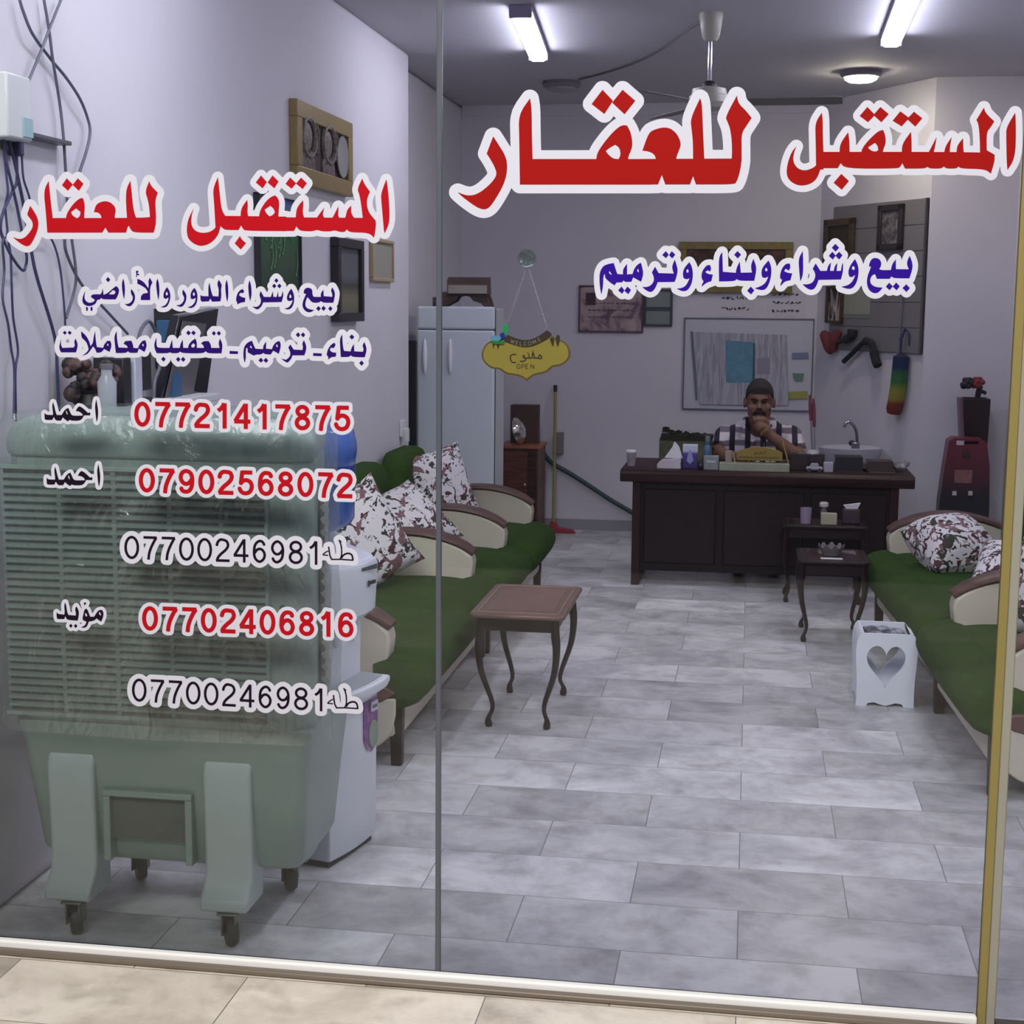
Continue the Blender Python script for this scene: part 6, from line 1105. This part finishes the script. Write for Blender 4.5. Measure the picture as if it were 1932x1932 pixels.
def contours(xs_, ys_, F, lev, tol):
    G = F-lev; G[G == 0] = 1e-6; I = G < 0; segs = {}
    c = I[:-1, :-1].astype(int)+2*I[:-1, 1:]+4*I[1:, 1:]+8*I[1:, :-1]
    table = {1: [(3, 0)], 2: [(0, 1)], 3: [(3, 1)], 4: [(1, 2)], 5: [(3, 2), (1, 0)], 6: [(0, 2)], 7: [(3, 2)], 8: [(2, 3)], 9: [(2, 0)], 10: [(0, 3), (2, 1)], 11: [(2, 1)], 12: [(1, 3)], 13: [(1, 0)], 14: [(0, 3)]}
    def key(j, i, e): return (('h', j, i), ('v', j, i+1), ('h', j+1, i), ('v', j, i))[e]
    for j, i in zip(*np.nonzero((c > 0) & (c < 15))):
        for a, b in table[int(c[j, i])]: segs[key(j, i, a)] = key(j, i, b)
    def pt(k):
        t, j, i = k
        if t == 'h': g0, g1 = G[j, i], G[j, i+1]; u = g0/(g0-g1); return (xs_[i]+u*(xs_[i+1]-xs_[i]), ys_[j])
        g0, g1 = G[j, i], G[j+1, i]; u = g0/(g0-g1); return (xs_[i], ys_[j]+u*(ys_[j+1]-ys_[j]))
    loops = []
    while segs:
        k0 = next(iter(segs)); k = k0; lp = []
        while k in segs: lp.append(pt(k)); k = segs.pop(k)
        if len(lp) > 4: loops.append(lp)
    def rdp(p):
        if len(p) < 3: return p
        a, b = np.array(p[0]), np.array(p[-1]); d = b-a; L = np.hypot(*d) or 1e-9; q = np.array(p)
        dist = np.abs(d[0]*(q[:, 1]-a[1])-d[1]*(q[:, 0]-a[0]))/L; m = int(dist.argmax())
        return rdp(p[:m+1])[:-1]+rdp(p[m:]) if dist[m] > tol else [p[0], p[-1]]
    out = []
    for lp in loops:
        h = len(lp)//2; r = rdp(lp[:h+1])[:-1]+rdp(lp[h:]+[lp[0]])[:-1]
        if len(r) >= 3: out.append(r)
    return out
def area(p): return sum(p[i][0]*p[(i+1) % len(p)][1]-p[(i+1) % len(p)][0]*p[i][1] for i in range(len(p)))/2
def inside(q, p):
    r = False; n = len(p)
    for i in range(n):
        (ax, ay), (bx, by) = p[i], p[(i+1) % n]
        if (ay > q[1]) != (by > q[1]) and q[0] < (bx-ax)*(q[1]-ay)/(by-ay)+ax: r = not r
    return r
def flat_mesh(name, loops, mp, m, parent):
    depth = [sum(inside(l[0], k) for k in loops if k is not l) for l in loops]; mb = MB()
    for l, d in zip(loops, depth):
        if d % 2: continue
        grp = [l]+[k for k, e in zip(loops, depth) if e == d+1 and inside(k[0], l)]
        fl_ = [p for g in grp for p in g]; tr = tessellate_polygon([[Vector((x, y, 0)) for x, y in g] for g in grp])
        mb.add([mp(x, y) for x, y in fl_], [tuple(t) for t in tr])
    o = mb.build(name, m, parent, smooth=False)
    bm = bmesh.new(); bm.from_mesh(o.data)
    for f in bm.faces:
        f.normal_update()
        if f.normal.y > 0: f.normal_flip()
    bm.to_mesh(o.data); bm.free(); return o
paper_w = mat('white_vinyl', (206, 206, 217), .7, spec=.1); redv = mat('red_vinyl', (156, 16, 11), .7, spec=.1); red2 = mat('crimson_vinyl', (178, 13, 26), .7, spec=.1)
bluev = mat('violet_blue_vinyl', (44, 10, 138), .7, spec=.1); bluel = mat('deep_blue_vinyl', (38, 8, 100), .7, spec=.1); blackv = mat('black_vinyl', (26, 14, 32), .7, spec=.1)
def sticker(name, label, polys, holes, r, m, group='vinyl lettering on the glass', parts='letters'):
    P = np.array([q for p in polys for q in p]); cx, cy = P.mean(0); c = PY(cx, cy, GY-.0045)
    t = thing(name, label, 'lettering', c, 0, group); polys = [soften(p) for p in polys]; holes = [soften(h) for h in holes]
    xs_, ys_, F = field(polys, holes, r+3, 1.0)
    def mp(o): return lambda x, y: PY(x, y, GY-o)-c
    flat_mesh('backing', contours(xs_, ys_, F, r, .12), mp(.0046), paper_w, t)
    xs_, ys_, F = field(polys, holes, 2, .5)
    flat_mesh(parts, contours(xs_, ys_, F, .15, .06), mp(.0051), m, t); return t
def T_(k, dx=0, dy=0):
    a, b = TXT[k]; f = lambda ps: [[(x+dx, y+dy) for x, y in p] for p in ps]; return f(dec(a)), f(dec(b))
sticker('title_lettering', 'biggest red word, left one of the title on the sliding pane', *T_('tR1'), 16.8, redv)
sticker('title_lettering', 'red title word at the right edge of the sliding pane', *T_('tR2'), 12.8, redv)
sticker('title_lettering', 'red word at the far left of the left pane title', *T_('tL1'), 12.4, red2)
sticker('title_lettering', 'red word on the right of the left pane title, over the pictures', *T_('tL2'), 11, red2)
sticker('line_lettering', 'violet blue line under the big title on the sliding pane', *T_('sR'), 10.8, bluev)
sticker('line_lettering', 'upper dark blue line under the left pane title', *T_('l1'), 9.2, bluel)
sticker('line_lettering', 'lower dark blue line with two dashes on the left pane', *T_('l2'), 9.5, bluel)
sticker('name_lettering', 'black name left of the topmost phone number', *T_('n1'), 6.3, blackv)
sticker('name_lettering', 'black name left of the second phone number from the top', *T_('n1', 4, 122), 6.3, blackv)
sticker('name_lettering', 'black name with two dots below, left of the fourth phone number', *T_('n3'), 6.3, blackv)
# numerals as strokes in a unit cell (x 0-.777, y 0-1)
def ell(cx, cy, rx, ry, n=22, a0=0, a1=2*PI): return [(cx+rx*math.cos(a0+(a1-a0)*k/n), cy+ry*math.sin(a0+(a1-a0)*k/n)) for k in range(n+1)]
def sm(pts): return [(p.x, p.y) for p in curve([(a, b, 0) for a, b in pts], 4)]
def glyph(ch, w):
    e = w/2; T = 1-e
    six = sm([(.60, .76), (.545, .88), (.43, T), (.30, .89), (.20, .75), (.163, .53), (.17, .33), (.235, .16), (.39, e), (.545, .145), (.612, .30), (.595, .44), (.515, .56), (.40, .605), (.275, .55), (.19, .42)])
    return {'0': [ell(.388, .5, .318-e, .5-e)], '1': [[(.215, .70), (.33, .78), (.42, .90), (.455, 1.0)], [(.475, 0), (.475, 1.0)]],
     '2': [sm([(.125, .68), (.165, .83), (.27, T), (.40, T+.0), (.54, .89), (.605, .76), (.585, .63), (.48, .49), (.32, .35), (.19, .20), (.135, e)]), [(.09, e), (.675, e)]],
     '4': [[(.52, 0), (.52, 1)], [(.505, .96), (.105, .30)], [(.07, .295), (.70, .295)]],
     '5': [[(.64, T), (.23, T)], [(.25, 1-.02), (.185, .46)], sm([(.165, .455), (.27, .575), (.40, .61), (.545, .55), (.612, .42), (.605, .28), (.53, .14), (.385, e), (.25, .11), (.165, .20), (.135, .29)])],
     '6': [six], '9': [[(.776-x, 1-y) for x, y in six]], '7': [[(.11, T), (.68, T)], sm([(.655, T), (.545, .75), (.43, .50), (.355, .26), (.325, 0)])],
     '8': [ell(.388, .745, .255-e+.02, .255-e), ell(.388, .29, .305-e, .29-e)]}[ch]
def stroke_polys(lines, w):
    out = []
    for ln in lines:
        for i in range(len(ln)-1):
            a, b = Vector(ln[i]), Vector(ln[i+1]); d = b-a
            if d.length < 1e-6: continue
            n = Vector((-d.y, d.x)).normalized()*w/2; out.append([tuple(a+n), tuple(b+n), tuple(b-n), tuple(a-n)])
        closed = (Vector(ln[0])-Vector(ln[-1])).length < 1e-4
        for i in range(0 if closed else 1, len(ln)-1): out.append(ell(ln[i][0], ln[i][1], w/2, w/2, 10)[:-1])
    return out
def number(txt, c0, c1, h0, h1, w):             # centres of first and last cell on the baseline, cap heights
    polys = []; n = len(txt); c0, c1 = Vector(c0), Vector(c1); ux = (c1-c0)/(n-1)/.777
    for k, ch in enumerate(txt):
        o = c0.lerp(c1, k/(n-1)); h = h0+(h1-h0)*k/(n-1)
        for p in stroke_polys(glyph(ch, w), w): polys.append([(o.x+ux.x*(x-.388), o.y+ux.y*(x-.388)-h*y) for x, y in p])
    return polys
def sticker_raw(name, label, polys, r, m):
    P = np.array([q for p in polys for q in p]); cx, cy = P.mean(0); c = PY(cx, cy, GY-.0045)
    t = thing(name, label, 'lettering', c, 0, 'vinyl lettering on the glass'); xs_, ys_, F = field(polys, [], r+3, 1.0)
    flat_mesh('backing', contours(xs_, ys_, F, r, .12), lambda x, y: PY(x, y, GY-.0046)-c, paper_w, t)
    xs_, ys_, F = field(polys, [], 2, .5); flat_mesh('numerals', contours(xs_, ys_, F, .0, .06), lambda x, y: PY(x, y, GY-.0051)-c, m, t); return t
sticker_raw('phone_number', 'red phone number at the top of the list, ending 875', number('07721417875', (268.6, 805.2), (646, 813.6), 47.6, 48.4, .165), 7, red2)
sticker_raw('phone_number', 'red phone number second from the top, ending 072', number('07902568072', (277, 929.3), (651, 940), 46.4, 48, .165), 7, red2)
sticker_raw('phone_number', 'red phone number ending 816, between the two thin black ones', number('07702406816', (283, 1190), (652.4, 1202.6), 46.5, 47.5, .165), 7, red2)
def taha(dx, dy):
    ox, oy, s = 580, 1000, 110/1932
    ls = [([(1130, 935), (1180, 845), (1280, 785), (1390, 778), (1470, 830), (1500, 930), (1505, 1015)], 58), ([(1520, 1000), (1100, 972), (800, 975)], 44), ([(1045, 320), (1105, 470), (1132, 640), (1130, 840), (1085, 950)], 48), ([(810, 985), (745, 850), (703, 550)], 50), ([(690, 690), (590, 745), (515, 815), (570, 828), (690, 840)], 40), ([(1085, 360), (1110, 410)], 62)]
    out = []
    for l, w in ls: out += stroke_polys([[(ox+s*x+dx, oy+s*y+dy) for x, y in (sm(l) if len(l) > 3 else l)]], w*s)
    return out
sticker_raw('phone_number', 'upper thin black phone number with a short name at its right end', number('07700246981', (248.5, 1054.9), (592.5, 1065.4), 44.2, 44.2, .112)+taha(0, 0), 9, blackv)
sticker_raw('phone_number', 'lower thin black phone number with a short name at its right end', number('07700246981', (262.7, 1324), (602, 1341.8), 43.8, 43, .112)+taha(9, 280), 9, blackv)
# ---------------------------------------------------------------- bottle label lettering
def word_on(parent, name, m, strokes, w, mp):
    polys = stroke_polys(strokes, w); xs_, ys_, F = field(polys, [], w*2, w/6)
    mb = MB()
    for l in contours(xs_, ys_, F, 0, w/40): pass
    L = contours(xs_, ys_, F, 0, w/40); depth = [sum(inside(l[0], k) for k in L if k is not l) for l in L]
    for l, d in zip(L, depth):
        if d % 2: continue
        g = [l]+[k for k, e in zip(L, depth) if e == d+1 and inside(k[0], l)]; fl_ = [p for q in g for p in q]
        mb.add([mp(x, y) for x, y in fl_], [tuple(t) for t in tessellate_polygon([[Vector((x, y, 0)) for x, y in q] for q in g])])
    o = mb.build(name, m, parent, smooth=False); return o
LW = [[(-.62, 0), (-.36, 1), (-.10, 0)], [(-.52, .35), (-.20, .35)], [(.06, 0), (.06, 1)], [(.22, .45), (.42, .45)], [(.58, 0), (.58, 1), (.86, .35), (1.14, 1), (1.14, 0)], ell(1.52, .3, .19, .3), [(1.73, .6), (1.73, 0)], [(1.95, 0), (1.95, .6)], sm([(1.95, .40), (2.05, .58), (2.18, .60)]), [(2.28, .6), (2.42, 0), (2.56, .55), (2.70, 0), (2.84, .6)], ell(3.12, .3, .18, .3), [(3.32, .6), (3.32, 0)]]
for side in (0,):
    def cyl(x, y): a = math.radians(-62)+x*.030/.1262; return Vector((.1262*math.cos(a), .1262*math.sin(a), .178+y*.026))
    word_on(lbl, 'label_lettering', mat('label_white', (226, 228, 240), .5), [[(x-1.3, y) for x, y in l] for l in LW], .13, cyl)
# ---------------------------------------------------------------- hanging OPEN sign
SY = GY+.030; c = PY(992, 668, SY)
sg = thing('open_sign', 'yellow cloud shaped OPEN sign hanging on a chain behind the glass', 'sign', c)
ypl = mat('yellow_plywood', (158, 140, 52), .5, var=.06, vscale=9); dbr = mat('burnt_brown', (58, 40, 26), .5); mbr = mat('sign_edge_brown', (104, 86, 30), .5)
rimp, _ = T_('rim'); rimp = [soften(p) for p in rimp]
xs_, ys_, F = field(rimp, [], 4, .5)
def solid(name, loops, y0, y1, m, parent):
    mb = MB()
    for l in loops: mb.prism([((PY(x, y, SY)-c).x, (PY(x, y, SY)-c).z) for x, y in l], 'y', y0, y1)
    return mb.build(name, m, parent, smooth=False)
bd = solid('board', contours(xs_, ys_, F, 0, .1), -.001, .005, mbr, sg)
solid('face', contours(xs_, ys_, F, -3.2, .1), -.0025, -.0008, ypl, bd)
ban = solid('banner', [soften(p) for p in T_('ban')[0]], -.0045, -.0012, dbr, sg)
solid('leaf', [soften(p) for p in T_('leaf')[0]], -.0035, -.001, dbr, sg)
def sp(pts): return [(900+x*190/1932, 590+y*190/1932) for x, y in pts]
def on_sign(name, m, strokes, w, off, parent):
    return word_on(parent, name, m, strokes, w, lambda x, y: PY(x, y, SY)-c+Vector((0, off, 0)))
WEL = []
for i, (ch, cx_, cy_, a) in enumerate((('W', 690, 548, 14), ('E', 775, 578, 10), ('L', 850, 592, 5), ('C', 935, 594, 0), ('O', 1015, 588, -6), ('M', 1105, 560, -18), ('E', 1200, 516, -26))):
    g = {'W': [[(-36, -36), (-16, 36), (0, -20), (16, 36), (36, -36)]], 'E': [[(20, -34), (-18, -34), (-18, 34), (20, 34)], [(-18, 0), (14, 0)]], 'L': [[(-18, -36), (-18, 34), (20, 34)]], 'C': [ell(0, 0, 26, 36, 14, -.8, -2*PI+.8)], 'O': [ell(0, 0, 28, 36, 18)], 'M': [[(-32, 36), (-26, -36), (0, 20), (26, -36), (32, 36)]]}[ch]
    ca, sa = math.cos(math.radians(a)), math.sin(math.radians(a))
    WEL += [sp([(cx_+x*ca-y*sa, cy_+x*sa+y*ca) for x, y in l]) for l in g]
on_sign('welcome_lettering', mat('pale_wood_letter', (150, 140, 110), .5), WEL, .95, -.0049, ban)
AR = [sm([(760, 805), (700, 800), (645, 830), (650, 905), (690, 955), (755, 950)]), sm([(925, 840), (895, 820), (890, 860), (935, 870), (930, 905), (880, 935), (825, 925)]), [(930, 868), (1000, 868), (1000, 790)], [(1000, 868), (1060, 868)], sm([(1060, 868), (1075, 760), (1110, 868)]), [(1080, 868), (1180, 870)], sm([(1180, 870), (1205, 810), (1245, 850), (1225, 880), (1180, 872)])]
on_sign('arabic_lettering', dbr, [sp(l) for l in AR], 2.3, -.0029, sg)
on_sign('dot_marks', dbr, [sp([(965, 770), (990, 772)]), sp([(1068, 730), (1084, 732)])], 2.2, -.0029, sg)
OP = [[(x, y) for x, y in ell(800, 1030, 30, 42, 18)], [(860, 1075), (860, 988)], sm([(860, 990), (905, 995), (905, 1030), (860, 1036)]), [(985, 990), (940, 990), (940, 1072), (985, 1072)], [(940, 1030), (975, 1030)], [(1035, 1072), (1035, 990), (1095, 1072), (1095, 990)]]
on_sign('open_lettering', dbr, [sp(l) for l in OP], 1.25, -.0029, sg)
# glitter butterfly sticker on the sign's upper left
bf = bpy.data.objects.new('butterfly_sticker', None); COL.objects.link(bf); bf.parent = sg
for nm, m, pl in (('wing', mat('holo_green', (46, 200, 110), .25, .4), '555,200 600,260 610,350 585,430 545,400 500,330 510,260'), ('wing', mat('holo_teal', (120, 190, 220), .25, .4), '255,470 330,440 430,440 470,500 420,545 330,540 270,520'), ('wing', mat('holo_blue', (44, 74, 176), .25, .4), '440,410 510,375 550,440 530,500 470,500'), ('wing', mat('holo_leaf', (52, 150, 70), .3, .3), '270,530 400,545 540,540 520,600 400,605 300,585')):
    o = solid('wing', [soften(sp([tuple(float(v) for v in q.split(',')) for q in pl.split()]))], -.0062, -.0051, m, bf)
tip = PY(995, 500, GY+.012)-c
chn = MB()
for px, py in ((957, 612), (1033, 622)):
    e = PY(px, py, SY)-c; n = 34
    for k in range(n):
        p = tip.lerp(e, (k+.5)/n); d = (e-tip).normalized(); L = (e-tip).length/n*.66
        a = Vector((0, 1, 0)).cross(d) if k % 2 else Vector((0, 1, 0)); ring = [p+d*L*math.cos(2*PI*q/8)+a*.0018*math.sin(2*PI*q/8) for q in range(9)]
        chn.tube(ring, .0007, 4)
chn.build('chain', mat('pale_chain', (190, 184, 190), .3, .6), sg)
su = thing('suction_hook', 'clear suction cup hook on the glass holding the sign chain', 'hook', PY(994, 487, GY+.005))
MB().lathe([(.022, 0), (.020, .004), (.012, .009), (.006, .012), (.006, .018)], n=24, M=Matrix.Rotation(-PI/2, 3, 'X')).build('suction_cup', mat('clear_rubber', (150, 158, 164), .2, alpha_t=.8), su)
MB().tube(curve([(0, .014, 0), (0, .017, -.012), (0, .012, -.022), (0, .008, -.018)]), .0016, 6).build('hook', MATS['chrome'], su)
